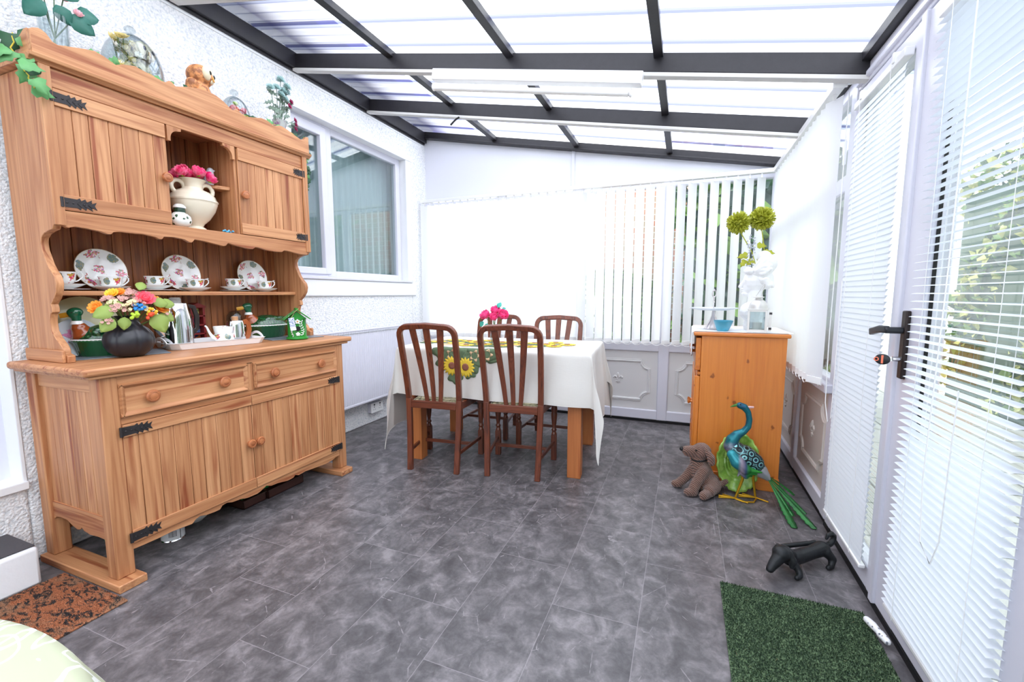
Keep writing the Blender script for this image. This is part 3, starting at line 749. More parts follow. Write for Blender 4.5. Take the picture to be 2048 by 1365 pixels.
for ya, yb in ((.966, 1.494), (1.527, 2.084)):
    mb = MB(); mb.box(PX-.02, PX-.002, ya, yb, .664, .796)
    dw = part(mb, 'drawer', pineY, bev=.002)
    mb = MB()
    for (a, b_, c_, d_) in ((ya+.0, yb-.0, .776, .796), (ya+.0, yb-.0, .664, .684)):
        mb.prism([(PX-.002, c_), (PX+.010, (c_ if c_ < .7 else d_)), (PX+.010, (c_+.006 if c_ < .7 else d_-.006)), (PX-.002, d_ if c_ < .7 else c_)] if False else [(PX-.002, c_), (PX-.002, d_), (PX+.009, d_-(.004 if c_ > .7 else .012)), (PX+.009, c_+(.012 if c_ > .7 else .004))], 'y', a, b_)
    for (c_, d_, lo) in ((ya, ya+.02, 1), (yb-.02, yb, 0)):
        mb.prism([(PX-.002, c_), (PX-.002, d_), (PX+.009, d_-(.012 if lo else .004)), (PX+.009, c_+(.004 if lo else .012))], 'z', .666, .794)
    mb.build('drawer_moulding', pineY, dw)
    yw = yb-ya
    knob(ya+yw*.20, .73, PX-.002, dw); knob(yb-yw*.235, .73, PX-.002, dw)
def hinge(y_, z_, x_, sgn, par, L=.115, h=.034, hh=.5):
    """fishbone strap hinge lying along Y"""
    pts = [(0, -h/2), (L*.42, -h*.45), (L*.50, -h*.62), (L*.54, -h*.34), (L*.66, -h*.60), (L*.70, -h*.28), (L*.86, -h*.60), (L*.82, -h*.16), (L, -h*.42), (L*.93, 0),
           (L, h*.42), (L*.82, h*.16), (L*.86, h*.60), (L*.70, h*.28), (L*.66, h*.60), (L*.54, h*.34), (L*.50, h*.62), (L*.42, h*.45), (0, h/2)]
    mb = MB(); mb.prism([(y_+sgn*a, z_+b_) for a, b_ in pts], 'x', x_, x_+.0025)
    mb.cyl(.0055, -h*.52, h*.52, 12, T(x_+.003, y_-sgn*.002, z_))
    for t in (.12, .30, .62): mb.ell((x_+.003, y_+sgn*L*t, z_), (.002, .004, .004), 10)
    for t in (.5, .66, .82): mb.tube([(x_+.003, y_+sgn*L*(t-.08), z_), (x_+.0035, y_+sgn*L*(t+.03), z_+h*.32)], .0015, 5); mb.tube([(x_+.003, y_+sgn*L*(t-.08), z_), (x_+.0035, y_+sgn*L*(t+.03), z_-h*.32)], .0015, 5)
    return mb.build('hinge', iron, par)
def door(ya, yb, za, zb_, X_, rail_t, rail_b, nb, hs, kn, hl=.115, kz=None, hz=None):
    mb = MB(); w_ = (yb-ya)/nb; e = [0]
    q = random.Random(int(ya*1000))
    cuts = [0]+[i+q.uniform(-.14, .14) for i in range(1, nb)]+[nb]
    for i in range(nb): mb.box(X_-.012, X_-.001, ya+cuts[i]*w_+.0007, ya+cuts[i+1]*w_-.0007, za, zb_)
    d = part(mb, 'door', pineZ, bev=.0018, seg=1)
    mb = MB(); mb.box(X_-.016, X_-.011, ya+.001, yb-.001, za, zb_); mb.build('door_backing', mat('seam_dark', (92, 52, 30), .7), d)
    MB().box(X_-.002, X_+.0065, ya, yb, zb_-rail_t, zb_).build('top_rail', pineY, d, bev=.002)
    MB().box(X_-.002, X_+.006, ya, yb, za, za+rail_b).build('bottom_rail', pineY, d, bev=.002)
    yh_ = ya if hs > 0 else yb
    hinge(yh_-hs*.006, zb_-rail_t/2, X_+.006, hs, d, hl, min(rail_t*.75, .036)); hinge(yh_-hs*.006, za+rail_b/2, X_+.006, hs, d, hl, min(rail_b*.75, .036))
    knob(kn, kz, X_, d, .0215)
    return d
door(.966, 1.5035, .155, .634, PX-.002, .048, .052, 9, 1, 1.482, .105, .395)
door(1.506, 2.084, .155, .634, PX-.002, .048, .052, 10, -1, 1.530, .085, .395)
# scalloped apron
def scallop(ya, yb, zt, prof, X_, th, name='apron', m=None, zs=1):
    pl = [(ya, zt), (yb, zt)]
    n = 120
    for k_ in range(n+1):
        t = 1-k_/n; pl.append((ya+(yb-ya)*t, prof(t)))
    return part(MB().prism(pl, 'x', X_-th, X_), name, m or pineY, bev=.0015, seg=1)
def apr(t):
    u = abs(t-.5)*2           # symmetric ogee
    k_ = (u*3.0) % 1.0
    base = .108 if u > .12 else .10
    return .128-.040*(abs(sin(pi*k_))**.8) + (.012 if u > .97 else 0) - .006*(1-u)
APR = [(.964,.128),(1.000,.126),(1.060,.125),(1.108,.127),(1.158,.122),(1.190,.119),(1.205,.132),(1.224,.138),(1.250,.130),(1.290,.126),(1.315,.126),(1.328,.140),(1.350,.143),(1.375,.134),(1.416,.130),(1.455,.120),(1.510,.118),(1.535,.126),(1.562,.138),(1.590,.126),(1.630,.124),(1.693,.112),(1.730,.114),(1.744,.124),(1.765,.114),(1.814,.118),(1.887,.112),(1.965,.105),(2.027,.110),(2.050,.118),(2.086,.120)]
part(MB().prism([(.964, .157), (2.086, .157)]+APR[::-1], 'x', PX-.024, PX-.004), 'apron', pineY, bev=.0015, seg=1)
# ---------------- plate rack (upper part)
HX = -2.225; ha, hb_ = .925, 2.135
UZ0, UZ1 = 1.455, 1.925
# shaped side boards: full height
def side_poly():
    b = BXK+.006
    P = [(b, HC+.001), (HX-.005, HC+.001), (HX-.002, HC+.028), (HX-.03, HC+.036), (HX-.03, HC+.050), (HX-.038, HC+.062)]
    P += [(HX-.045, HC+.07), (HX-.075, .965), (HX-.100, .994), (HX-.102, 1.034), (HX-.092, 1.062), (HX-.078, 1.068), (HX-.078, 1.086), (HX-.083, 1.100), (HX-.055, 1.122), (HX-.034, 1.150), (HX-.027, 1.180), (HX-.033, 1.205), (HX-.060, 1.232),
          (HX-.076, 1.254), (HX-.090, 1.284), (HX-.102, 1.310), (HX-.106, 1.335), (HX-.098, 1.356), (HX-.078, 1.370), (HX-.045, 1.379), (HX-.012, 1.385)]
    P += [(HX, 1.40), (HX, 1.975), (b, 1.975)]
    return P
for ya in (ha, hb_-.024):
    part(MB().prism(side_poly(), 'y', ya, ya+.024), 'rack_side', pineZ, bev=.002)
    part(MB().box(BXK+.006, HX-.012, ya-.012 if ya < 1.5 else ya+.024, ya if ya < 1.5 else ya+.036, HC+.0005, HC+.05), 'side_foot', pineX, bev=.004)
mb = MB(); n = 16; w_ = (hb_-ha-.05)/n
for i in range(n): mb.box(BXK+.006, BXK+.016, ha+.025+i*w_+.001, ha+.025+(i+1)*w_-.001, HC, 1.97)
bk = part(mb, 'rack_back', wood('rack_back_pine', ax=2, light=(178, 114, 68), dark=(118, 66, 36), streak=(100, 50, 26), rough=.5, amt=.8), bev=.002, seg=1)
MB().box(BXK-.006, BXK+.007, ha+.02, hb_-.02, HC, 1.97).build('backing', mat('seam_dark2', (80, 46, 26), .7), bk)
part(MB().box(BXK+.016, -2.335, ha+.024, hb_-.024, 1.132, 1.152), 'shelf', pineY, bev=.004)
part(MB().box(BXK+.016, HX-.006, ha+.024, hb_-.024, UZ0-.018, UZ0+.002), 'cupboard_floor', pineY)
part(MB().box(BXK+.006, HX-.002, ha+.024, hb_-.024, 1.955, 1.975), 'cupboard_top', pineY)
for ya in (1.340, 1.680):
    part(MB().box(BXK+.016, HX-.012, ya-.009, ya+.009, UZ0+.002, 1.955), 'partition', pineZ)
part(MB().box(HX-.020, HX, ha+.024, hb_-.024, 1.905, 1.975), 'frieze', pineY)
for ya in (ha+.0, hb_-.034):
    part(MB().box(HX-.0005, HX+.012, ya, ya+.034, 1.40, 1.975), 'stile', pineZ, bev=.002)
VAL = [(.949,1.400),(.965,1.392),(.986,1.400),(1.017,1.398),(1.066,1.392),(1.088,1.384),(1.100,1.384),(1.108,1.394),(1.130,1.399),(1.166,1.398),(1.217,1.399),(1.263,1.393),(1.280,1.385),(1.290,1.386),(1.298,1.398),(1.341,1.401),(1.386,1.396),(1.410,1.384),(1.420,1.386),(1.433,1.401),(1.473,1.399),(1.532,1.390),(1.576,1.384),(1.588,1.388),(1.599,1.402),(1.640,1.394),(1.708,1.384),(1.738,1.384),(1.755,1.396),(1.770,1.396),(1.823,1.386),(1.890,1.382),(1.925,1.384),(1.940,1.395),(1.960,1.395),(2.010,1.388),(2.060,1.382),(2.111,1.384)]
part(MB().prism([(.949, UZ0+.001), (2.111, UZ0+.001)]+VAL[::-1], 'x', HX-.014, HX+.006), 'valance', pineY, bev=.0015, seg=1)
d1 = door(.960, 1.337, UZ0+.004, 1.902, HX+.002, .062, .058, 7, 1, 1.325, .105, 1.665)
d2 = door(1.683, 2.100, UZ0+.004, 1.902, HX+.002, .062, .058, 8, -1, 1.705, .075, 1.665)
# quadrant brackets of the open niche
for ya, s_ in ((1.349, 1), (1.671, -1)):
    pl = [(ya, 1.905), (ya+s_*.062, 1.905), (ya+s_*.062, 1.893), (ya+s_*.052, 1.890)]
    for k_ in range(8): a = pi/2*k_/7; pl.append((ya+s_*(.012+.036*(cos(a))), 1.842+.044*(1-sin(a))*0+.044*(cos(pi/2-a)*0)+.044*(1-sin(a))+.0))
    pl = [(ya, 1.905), (ya+s_*.062, 1.905), (ya+s_*.062, 1.893), (ya+s_*.050, 1.890)]+[(ya+s_*(.050-.036*sin(pi/2*k_/7)), 1.850+.040*cos(pi/2*k_/7)) for k_ in range(8)]+[(ya+s_*.014, 1.838), (ya, 1.838)]
    part(MB().prism(pl, 'x', HX-.018, HX+.001), 'niche_bracket', pineZ, bev=.001)
# small shelf inside the niche
part(MB().prism([(BXK+.02, 1.555), (BXK+.02, 1.671), (HX-.05, 1.671), (HX-.07, 1.62), (HX-.12, 1.575), (HX-.16, 1.555)], 'z', 1.685, 1.703), 'niche_shelf', pineY, bev=.003)
# cornice and crest board
cp = [(HX-.03, 1.975), (HX+.012, 1.975), (HX+.016, 1.983), (HX+.026, 1.988), (HX+.030, 2.0), (HX-.03, 2.0)]
mb = MB(); mb.prism(cp, 'y', ha-.026, hb_+.026)
mb.box(BXK+.01, HX-.03, ha-.026, ha+.02, 1.978, 2.0); mb.box(BXK+.01, HX-.03, hb_-.02, hb_+.026, 1.978, 2.0)
part(mb, 'cornice', pineY, bev=.002)
CREST = [(.909,2.078),(.918,2.086),(.934,2.093),(.943,2.092),(.955,2.085),(.971,2.064),(.985,2.060),(1.010,2.068),(1.061,2.084),(1.097,2.093),(1.127,2.087),(1.164,2.072),(1.191,2.086),(1.233,2.099),(1.280,2.092),(1.336,2.083),(1.352,2.084),(1.366,2.097),(1.378,2.095),(1.392,2.083),(1.418,2.093),(1.443,2.103),(1.495,2.117),(1.541,2.123),(1.580,2.119),(1.620,2.104),(1.652,2.084),(1.668,2.080),(1.684,2.094),(1.692,2.094),(1.709,2.082),(1.739,2.075),(1.787,2.088),(1.830,2.101),(1.862,2.101),(1.898,2.089),(1.913,2.087),(1.940,2.099),(1.960,2.102),(1.995,2.096),(2.050,2.080),(2.090,2.070),(2.115,2.078),(2.132,2.098),(2.150,2.100)]
part(MB().prism([(.909, 1.998), (2.151, 1.998)]+CREST[::-1], 'x', HX+.0, HX+.02), 'crest_board', pineY, bev=.002, seg=1)
def crs(u): return 1.998 if False else (2.115 if u < .05 else 2.115-.075*min(1, (u-.05)/.22) if u < .27 else 2.04)
for ya in (ha-.016, hb_-.002):
    pl = [(BXK+.02, 1.998), (HX, 1.998), (HX, 2.086)]+[(HX-.02-.1*t/10, 2.086-.036*sin(pi/2*t/10)) for t in range(11)]+[(BXK+.02, 2.045)]
    part(MB().prism(pl, 'y', ya, ya+.018), 'crest_end', pineX, bev=.002, seg=1)
# ================================================================ THINGS ON THE DRESSER
def blobs(): return MB()
# --- painted china: floral sprays drawn in the glaze
def floral(name, plate=False, base=(240, 240, 237)):
    m, nt, p = newmat(name); g = G(nt); v = g.obj(); x, y, z = g.xyz(v)
    ang = g.m('ARCTAN2', y, x); r = g.m('SQRT', g.m('ADD', g.m('MULTIPLY', x, x), g.m('MULTIPLY', y, y)))
    nz = g.m('SUBTRACT', g.noise(v, 60, 2), .5)
    if plate:
        k3 = g.m('COSINE', g.m('MULTIPLY', ang, 3.0)); k3b = g.m('COSINE', g.m('ADD', g.m('MULTIPLY', ang, 3.0), pi))
        band = g.m('MAXIMUM', 0.0, g.m('SUBTRACT', 1, g.m('DIVIDE', g.m('ABSOLUTE', g.m('SUBTRACT', r, .074)), .021)))
        teal = g.m('GREATER_THAN', g.m('ADD', g.m('MULTIPLY', band, g.m('SUBTRACT', k3, .45)), g.m('MULTIPLY', nz, .5)), .16)
        pink = g.m('GREATER_THAN', g.m('ADD', g.m('MULTIPLY', band, g.m('SUBTRACT', k3b, .35)), g.m('MULTIPLY', g.m('MULTIPLY', nz, 1.4), g.m('GREATER_THAN', band, .05))), .24)
        ctr = g.m('LESS_THAN', g.m('ADD', r, g.m('MULTIPLY', nz, .05)), .021)
        rim = g.m('GREATER_THAN', r, .0925)
    else:
        k3 = g.m('COSINE', g.m('ADD', g.m('MULTIPLY', ang, 3.0), 2.1)); k3b = g.m('COSINE', g.m('ADD', g.m('MULTIPLY', ang, 3.0), pi+2.1))
        band = g.m('MAXIMUM', 0.0, g.m('SUBTRACT', 1, g.m('DIVIDE', g.m('ABSOLUTE', g.m('SUBTRACT', z, .036)), .02)))
        teal = g.m('GREATER_THAN', g.m('ADD', g.m('MULTIPLY', band, g.m('SUBTRACT', k3, .4)), g.m('MULTIPLY', nz, .5)), .18)
        pink = g.m('GREATER_THAN', g.m('ADD', g.m('MULTIPLY', band, g.m('SUBTRACT', k3b, .3)), g.m('MULTIPLY', nz, 1.5)), .22)
        ctr = 0.0; rim = g.m('GREATER_THAN', z, 9.0)
    vc = g.vor(v, 170, out='Color'); vd = g.vor(v, 170)
    cc = g.ramp(g.xyz(vc)[0], [(0, lin(205, 60, 84)), (.34, lin(222, 120, 150)), (.5, lin(196, 150, 60)), (.62, lin(90, 120, 70)), (.8, lin(150, 96, 160)), (.9, lin(238, 230, 222))], 'CONSTANT')
    c = g.mix(pink, base and lin(*base), cc); 
    if plate: c = g.mix(g.m('MULTIPLY', ctr, g.m('LESS_THAN', vd, .75)), c, cc)
    c = g.mix(g.m('MULTIPLY', teal, .9), c, g.mix(g.ramp(g.noise(v, 150, 2), [(.45, 0), (.62, 1)]), lin(66, 108, 112), lin(150, 140, 84)))
    c = g.mix(g.m('MULTIPLY', rim, .55), c, lin(206, 176, 112))
    nt.links.new(c, p.inputs['Base Color']); p.inputs['Roughness'].default_value = .12; p.inputs['Coat Weight'].default_value = .6
    return m
m_plate = floral('painted_plate', True); m_cup = floral('painted_cup')
def plate_mesh(r=.095, h=.014):
    return [(0, .002), (r*.55, .002), (r*.62, .004), (r*.97, h), (r, h+.001), (r*.995, h+.003), (r*.96, h+.002), (r*.62, .007), (r*.55, .0055), (0, .0055)]
SHZ = 1.152
def dinner_plate(y_, label):
    t = thing('dinner_plate', label, 'plate', (-2.455, y_, SHZ+.0), 0, 'floral plates propped on the shelf')
    M = T(0, 0, .0935) @ RY(radians(90-13)) @ T(0, 0, -.004)
    mb = MB(); mb.lathe(plate_mesh(.0955), 40)
    o = mb.build('plate_body', m_plate, t); o.matrix_local = M
    return t
for yy_, l in ((1.163, 'leftmost of the three floral plates propped on the dresser shelf'), (1.498, 'middle one of the three floral plates propped on the dresser shelf'), (1.900, 'floral plate propped at the right end of the dresser shelf')):
    pl_ = dinner_plate(yy_, l)
    pl_.rotation_euler = (0, 0, radians(R.uniform(-3, 3)))
    for ch in kids(pl_): ch.rotation_euler.rotate_axis('Z', R.uniform(0, 2))
def make_cup(label, loc, rz=0):
    t = thing('teacup', label, 'cup', loc, rz, 'floral cups on the dresser shelf')
    mb = MB(); mb.lathe([(0, .004), (.018, .004), (.020, 0), (.022, .0), (.021, .006), (.030, .012), (.036, .022), (.037, .032), (.039, .044), (.0435, .056), (.0425, .057), (.037, .045), (.034, .03), (.026, .014), (0, .010)], 28, fn=lambda a, z: 1+.012*cos(12*a)*(z < .035))
    b = mb.build('cup_body', m_cup, t)
    h = MB(); h.tube([(0, .037, .046), (0, .046, .056), (0, .056, .058), (0, .064, .050), (0, .063, .038), (0, .054, .028), (0, .044, .020), (0, .035, .018)], [.0028, .0026, .003, .003, .003, .0028, .0026, .003], 8); h.tube([(0, .056, .058), (0, .062, .063), (0, .066, .058)], [.0025, .002, .001], 6)
    h.build('handle', china, t)
    return t
def make_saucer(label, loc):
    t = thing('saucer', label, 'saucer', loc, 0, 'saucers on the dresser shelf')
    MB().lathe([(0, .003), (.026, .003), (.028, 0), (.030, .002), (.052, .010), (.068, .018), (.069, .020), (.050, .0135), (.030, .007), (0, .006)], 36).build('saucer_body', china, t)
    return t
def make_side(label, loc):
    t = thing('side_plate', label, 'plate', loc, 0, 'side plates under the saucers')
    MB().lathe([(0, .002), (.045, .002), (.075, .007), (.076, .009), (.048, .005), (0, .0045)], 36).build('plate_body', china, t)
    return t
cup0 = make_cup('floral teacup at the far left end of the dresser shelf', (-2.405, 1.012, SHZ+.016+.006))
sau0 = make_saucer('saucer under the leftmost teacup on the dresser shelf', (-2.405, 1.012, SHZ+.0095))
sid0 = make_side('flat side plate under the leftmost saucer of the dresser shelf', (-2.41, 1.02, SHZ))
for yy_, xx_, sd, nm in ((1.163, -2.385, 0, 'second teacup from the left, in front of the leftmost plate'), (1.350, -2.405, 1, 'third teacup from the left, between the left and middle plates'), (1.525, -2.385, 0, 'fourth teacup from the left, in front of the middle plate'), (1.750, -2.405, 1, 'fifth teacup from the left, left of the rightmost plate'), (1.930, -2.385, 0, 'last teacup on the right, in front of the rightmost plate')):
    b = .0095 if sd else .001
    dup(cup0, (xx_, yy_, SHZ+b+.0065), radians(R.uniform(-8, 8)), 'floral '+nm)
    dup(sau0, (xx_, yy_, SHZ+b), 0, 'white saucer under the '+nm)
    if sd: dup(sid0, (xx_-.005, yy_+.01, SHZ), 0, 'flat side plate beneath the saucer of the '+nm.split(',')[0])
# --- counter: place mats
m_mat = mat('slate_mat', (116, 124, 132), .35, bump=(200, .4, .002), var=.4)
def placemat(label, c, w_, d_, a):
    M = T(c[0], c[1], HC) @ RZ(a)
    o = MB().box(-d_/2, d_/2, -w_/2, w_/2, .0005, .004, M).build('place_mat', m_mat, bev=.001)
    tag(o, label, 'place mat', 'grey glitter place mats'); return o
placemat('grey glitter place mat under the black vase', (-2.335, 1.155), .31, .22, radians(-20))
placemat('grey glitter place mat under the green birdhouse', (-2.265, 1.995), .31, .22, radians(-18))
# --- cream charger and floral dish standing behind the left duck
def lean(name, label, cat, prof, loc, r, tilt, mt, rz=0, n=44, group=None):
    t = thing(name, label, cat, loc, rz, group)
    o = MB().lathe(prof, n).build('dish_body', mt, t)
    o.matrix_local = T(0, 0, r*cos(radians(tilt))) @ RY(radians(90-tilt)); return t
lean('charger_plate', 'large pale green charger plate leaning behind the duck dish', 'plate', [(0, .002), (.09, .002), (.128, .010), (.13, .012), (.09, .006), (0, .006)], (-2.47, 1.095, HC), .133, 14, mat('pale_green_glaze', (214, 212, 168), .2, coat=.5))
m_dish, nt, p = newmat('lilac_flower_dish'); g = G(nt); v = g.obj(); x, y, z = g.xyz(v)
rr_ = g.m('SQRT', g.m('ADD', g.m('MULTIPLY', x, x), g.m('MULTIPLY', y, y))); nn = g.noise(v, 45, 3)
f = g.m('LESS_THAN', g.m('ADD', rr_, g.m('MULTIPLY', g.m('SUBTRACT', nn, .5), .14)), .034)
c = g.mix(f, lin(206, 216, 224), g.ramp(g.noise(v, 90, 2), [(.4, lin(220, 150, 190)), (.52, lin(200, 120, 165)), (.56, lin(150, 160, 110)), (.66, lin(230, 190, 205))]))
nt.links.new(c, p.inputs['Base Color']); p.inputs['Roughness'].default_value = .15
lean('dessert_plate', 'small pale blue plate with pink roses leaning on the green charger', 'plate', [(0, .002), (.055, .002), (.082, .009), (.083, .011), (.055, .006), (0, .006)], (-2.425, 1.045, HC), .085, 16, m_dish)
# --- duck tureens
m_duckg, nt, p = newmat('duck_green'); g = G(nt); v = g.obj()
c = g.mix(g.ramp(g.vor(v, 90), [(.2, 0), (.6, 1)]), lin(36, 98, 52), lin(16, 58, 34)); nt.links.new(c, p.inputs['Base Color']); p.inputs['Roughness'].default_value = .12; p.inputs['Coat Weight'].default_value = .7
nt.links.new(g.bump(g.vor(v, 90), .5, .003), p.inputs['Normal'])
m_rib = mat('ribbed_green_glaze', (24, 86, 46), .1, coat=.8)
m_rust = mat('rust_glaze', (150, 72, 34), .15, coat=.6); m_beak = mat('beak', (206, 150, 44), .25, coat=.4); m_hd = mat('duck_head_green', (20, 92, 62), .1, coat=.8)
def duck(label, loc, rz, L=.115, W=.078):
    t = thing('duck_tureen', label, 'tureen', loc, rz, 'duck shaped tureens')
    mb = MB(); mb.lathe([(0, 0), (.72, 0), (.80, .01), (.93, .062), (1.0, .068), (1.0, .074), (.94, .074), (.9, .066), (0, .05)], 120, SC(L, W, 1), fn=lambda a, z: 1+(.018*(1 if cos(30*a) > 0 else -1) if .005 < z < .06 else 0))
    mb.build('dish', m_rib, t)
    MB().lathe([(1.0, .0725), (1.005, .0765), (.96, .079), (.94, .0725), (1.0, .0725)], 48, SC(L, W, 1)).build('white_rim', china, t)
    lid = MB(); lid.lathe([(0, .138), (.25, .136), (.55, .124), (.80, .105), (.96, .082), (.97, .0765), (0, .0765)], 40, T(.008, 0, 0) @ SC(L*.96, W*.96, 1)); lid.cap((.05, 0, .10), .034, (L*.98, 0, .112), .012)
    for s_ in (1, -1): lid.cap((-.01, s_*.040, .105), .026, (.075, s_*.030, .118), .010)
    lb = lid.build('lid', m_duckg, t, remesh=.0035, smoothit=3)
    h = MB(); h.chain([(-L*.56, 0, .098), (-L*.66, 0, .122), (-L*.72, 0, .142)], [.044, .029, .017]); h.build('breast', m_rust, t, remesh=.003)
    MB().lathe([(.0225, 0), (.0195, .008), (.0175, .014), (.015, .014), (.018, 0)], 24, T(-L*.72, 0, .142)).build('collar', china, t)
    h = MB(); h.chain([(-L*.72, 0, .154), (-L*.73, 0, .172), (-L*.82, 0, .190)], [.0155, .0175, .0195]); h.ell((-L*.74, 0, .192), (.026, .0215, .021)); hd = h.build('head', m_hd, t, remesh=.0025)
    h = MB(); h.sweep([(-L*.92, 0, .184), (-L*1.08, 0, .180), (-L*1.2, 0, .178)], [(cos(2*pi*i/10), sin(2*pi*i/10)) for i in range(10)], scales=[(.009, .010), (.005, .011), (.003, .010)], up=(0, 0, 1)); h.build('beak', m_beak, hd)
    h = MB()
    for s_ in (1, -1): h.ell((-L*.83, s_*.0175, .191), .0032, 10)
    h.build('eyes', dark, hd)
    return t
duck('green duck tureen beside the black vase at the left end of the dresser', (-2.365, 1.105, HC+.0), radians(62), .105, .072)
duck('green duck tureen with raised head behind the birdhouse', (-2.40, 1.935, HC+.0045), radians(78), .135, .086)
# --- black vase with mixed flowers
bv = thing('black_vase', 'round matt black ribbed vase holding the mixed bouquet', 'vase', (-2.225, 1.13, HC+.0045))
mb = MB(); mb.lathe([(0, 0), (.046, 0), (.056, .006), (.074, .022), (.086, .048), (.088, .070), (.082, .094), (.066, .116), (.046, .132), (.038, .144), (.036, .154), (.042, .168), (.047, .172), (.040, .168), (.032, .154), (0, .14)], 140, fn=lambda a, z: 1-.07*((1-abs(sin(3.5*a+.4)))**4)*(sin(pi*min(1, z/.14)) if z < .14 else 0))
mb.build('vase_body', mat('matt_black_glaze', (30, 30, 36), .38, coat=.15), bv)
def flowercol(n_, c, **k): return mat(n_, c, .6, **k)
fc = dict(orange=flowercol('orange_petal', (240, 150, 50)), yellow=flowercol('yellow_petal', (246, 196, 60)), pink=flowercol('pink_petal', (238, 92, 110)), mauve=flowercol('dusty_pink_petal', (206, 160, 150)),
          blue=flowercol('blue_petal', (40, 130, 200)), leafy=flowercol('bright_leaf', (138, 158, 78)), stem=flowercol('stem_green', (96, 120, 60)), red=flowercol('red_berry', (232, 84, 52)), lime=flowercol('lime_berry', (176, 206, 60)), cream=flowercol('cream_bud', (232, 214, 170)))
bq = thing('flower_bouquet', 'mixed bouquet of orange, yellow and pink artificial flowers in the black vase', 'flowers', (-2.225, 1.13, HC+.168)); bq.scale = (1.22, 1.22, 1.22)
# directions given as (dy, dx, dz) offsets from the vase mouth
def stem(p, q, par, r=.0022): MB().tube([p, ((p[0]+q[0])/2, (p[1]+q[1])/2, (p[2]+q[2])/2+.006), q], r, 6).build('stem', fc['stem'], par)
heads = [('orange', 0, -.080, .035, .028), ('orange', .02, -.068, .018, .026), ('yellow', .0, -.035, .080, .024), ('orange', .0, -.015, .084, .022), ('pink', .04, .036, .060, .036), ('yellow', .02, .060, .056, .018), ('orange', .03, .084, .030, .034), ('orange', .02, .082, .052, .026), ('cream', .05, .02, .03, .022), ('mauve', .05, .012, .045, .024), ('mauve', .04, -.045, .030, .026), ('cream', .045, -.028, .03, .022), ('mauve', .01, .05, .075, .022), ('mauve', .01, -.055, .06, .022),
         ('mauve', .03, .002, .070, .026), ('mauve', .02, -.022, .055, .024), ('mauve', .0, .018, .088, .022), ('mauve', .05, .100, .0, .018), ('mauve', .045, .082, -.006, .016), ('mauve', .04, -.078, -.012, .020), ('cream', .05, -.012, .050, .020), ('cream', .03, -.05, .05, .02)]
for nm, dx, dy, dz, r_ in heads:
    p = Vector((dx, dy, dz)); d = (p-Vector((0, 0, -.03))).normalized()+Vector((.7, -.5, 0)); mb = MB(); mb.open = True
    if nm in ('mauve', 'cream'):
        for i in range(14):
            a, b_ = R.uniform(0, 6.28), R.uniform(-.3, 1.2); q = p+Vector((cos(a)*cos(b_), sin(a)*cos(b_), sin(b_)))*r_*.7
            mb.daisy(q, q-p+Vector((.3, -.2, .2)), r_*.32, 5, 1, 20, .8)
    else: mb.daisy(p, d, r_, 11, 4, 8, .6, .5); mb.daisy(p+d*.004, d, r_*.5, 8, 3, 40, .6, .6)
    mb.build('flower_head', fc[nm], bq, solid=.0006); stem((dx*.1, dy*.1, -.04), p-d*.002, bq)
mb = MB()
for i in range(16): mb.ell((.06+R.uniform(-.01, .01), .008+R.uniform(-.012, .012), .036+R.uniform(-.012, .012)), .0055, 8)
mb.build('blue_floret', fc['blue'], bq)
for nm, c0 in (('red', (.065, .034, .008)), ('lime', (.065, -.008, .010)), ('yellow', (.06, .045, .022))):
    mb = MB()
    for i in range(10): mb.ell((c0[0]+R.uniform(-.006, .006), c0[1]+R.uniform(-.013, .013), c0[2]+R.uniform(-.01, .01)), .0058, 8)
    mb.build('berry_cluster', fc[nm], bq)
for (dy, dz, dr_, l) in ((.055, .012, (.6, .25, -.9), .075), (.078, .045, (.4, 1, .15), .05), (-.055, .03, (.5, -1, .1), .06), (-.03, .05, (.7, -.6, .3), .055), (.055, .050, (.6, .7, .2), .05), (-.06, .0, (.5, -.9, -.5), .055), (.02, .095, (.4, .1, .8), .04), (.075, .01, (.6, .8, -.4), .05), (-.03, .005, (.8, -.4, -.5), .045)):
    mb = MB(); mb.open = True; d = Vector(dr_).normalized(); F = frame((.045, dy, dz), (1, -.3, .35)); 
    z_ = Vector((1, -.35, .5)).normalized(); y_ = (d-z_*d.dot(z_)).normalized(); x_ = y_.cross(z_); M = Matrix((x_, y_, z_)).transposed().to_4x4(); M.translation = Vector((.045, dy, dz))
    mb.leaf(M, l, l*.9, 0); mb.build('leaf', fc['leafy'], bq, solid=.0006)
# --- white tray with pots
TRA = radians(-12)
tm = T(-2.315, 1.545, HC) @ RZ(TRA)
tr_ = thing('serving_tray', 'white melamine tray with cut-out handles on the dresser top', 'tray', (-2.315, 1.545, HC+.0005), TRA)
L_, W_ = .222, .125
mb = MB()
def ring(zz, a, b_, c_=.03):
    return [(x_*1.0, y_, zz) for x_, y_ in ((b_, -a+c_), (b_, a-c_), (b_-c_, a), (-b_+c_, a), (-b_, a-c_), (-b_, -a+c_), (-b_+c_, -a), (b_-c_, -a))]
vs_ = ring(0, L_-.012, W_-.012)+ring(.030, L_, W_)+ring(.032, L_+.004, W_+.004)+ring(.030, L_-.005, W_-.005)+ring(.006, L_-.016, W_-.016)
fs_ = [tuple(range(7, -1, -1)), tuple(range(32, 40))]
for k_ in range(4): fs_ += [(k_*8+i, k_*8+(i+1) % 8, (k_+1)*8+(i+1) % 8, (k_+1)*8+i) for i in range(8)]
mb.add(vs_, fs_); mb.build('tray_body', whitem, tr_, bev=.002)
for s_ in (1, -1):
    pts = [(-.072+.144*k_/12, s_*(L_+.001+.004*sin(pi*k_/12)), .028+.026*sin(pi*k_/12)**.8) for k_ in range(13)]
    MB().sweep(pts, [(-.007, -.003), (.007, -.003), (.007, .003), (-.007, .003)], up=(0, 1, 0)).build('handle', white, tr_, bev=.002)
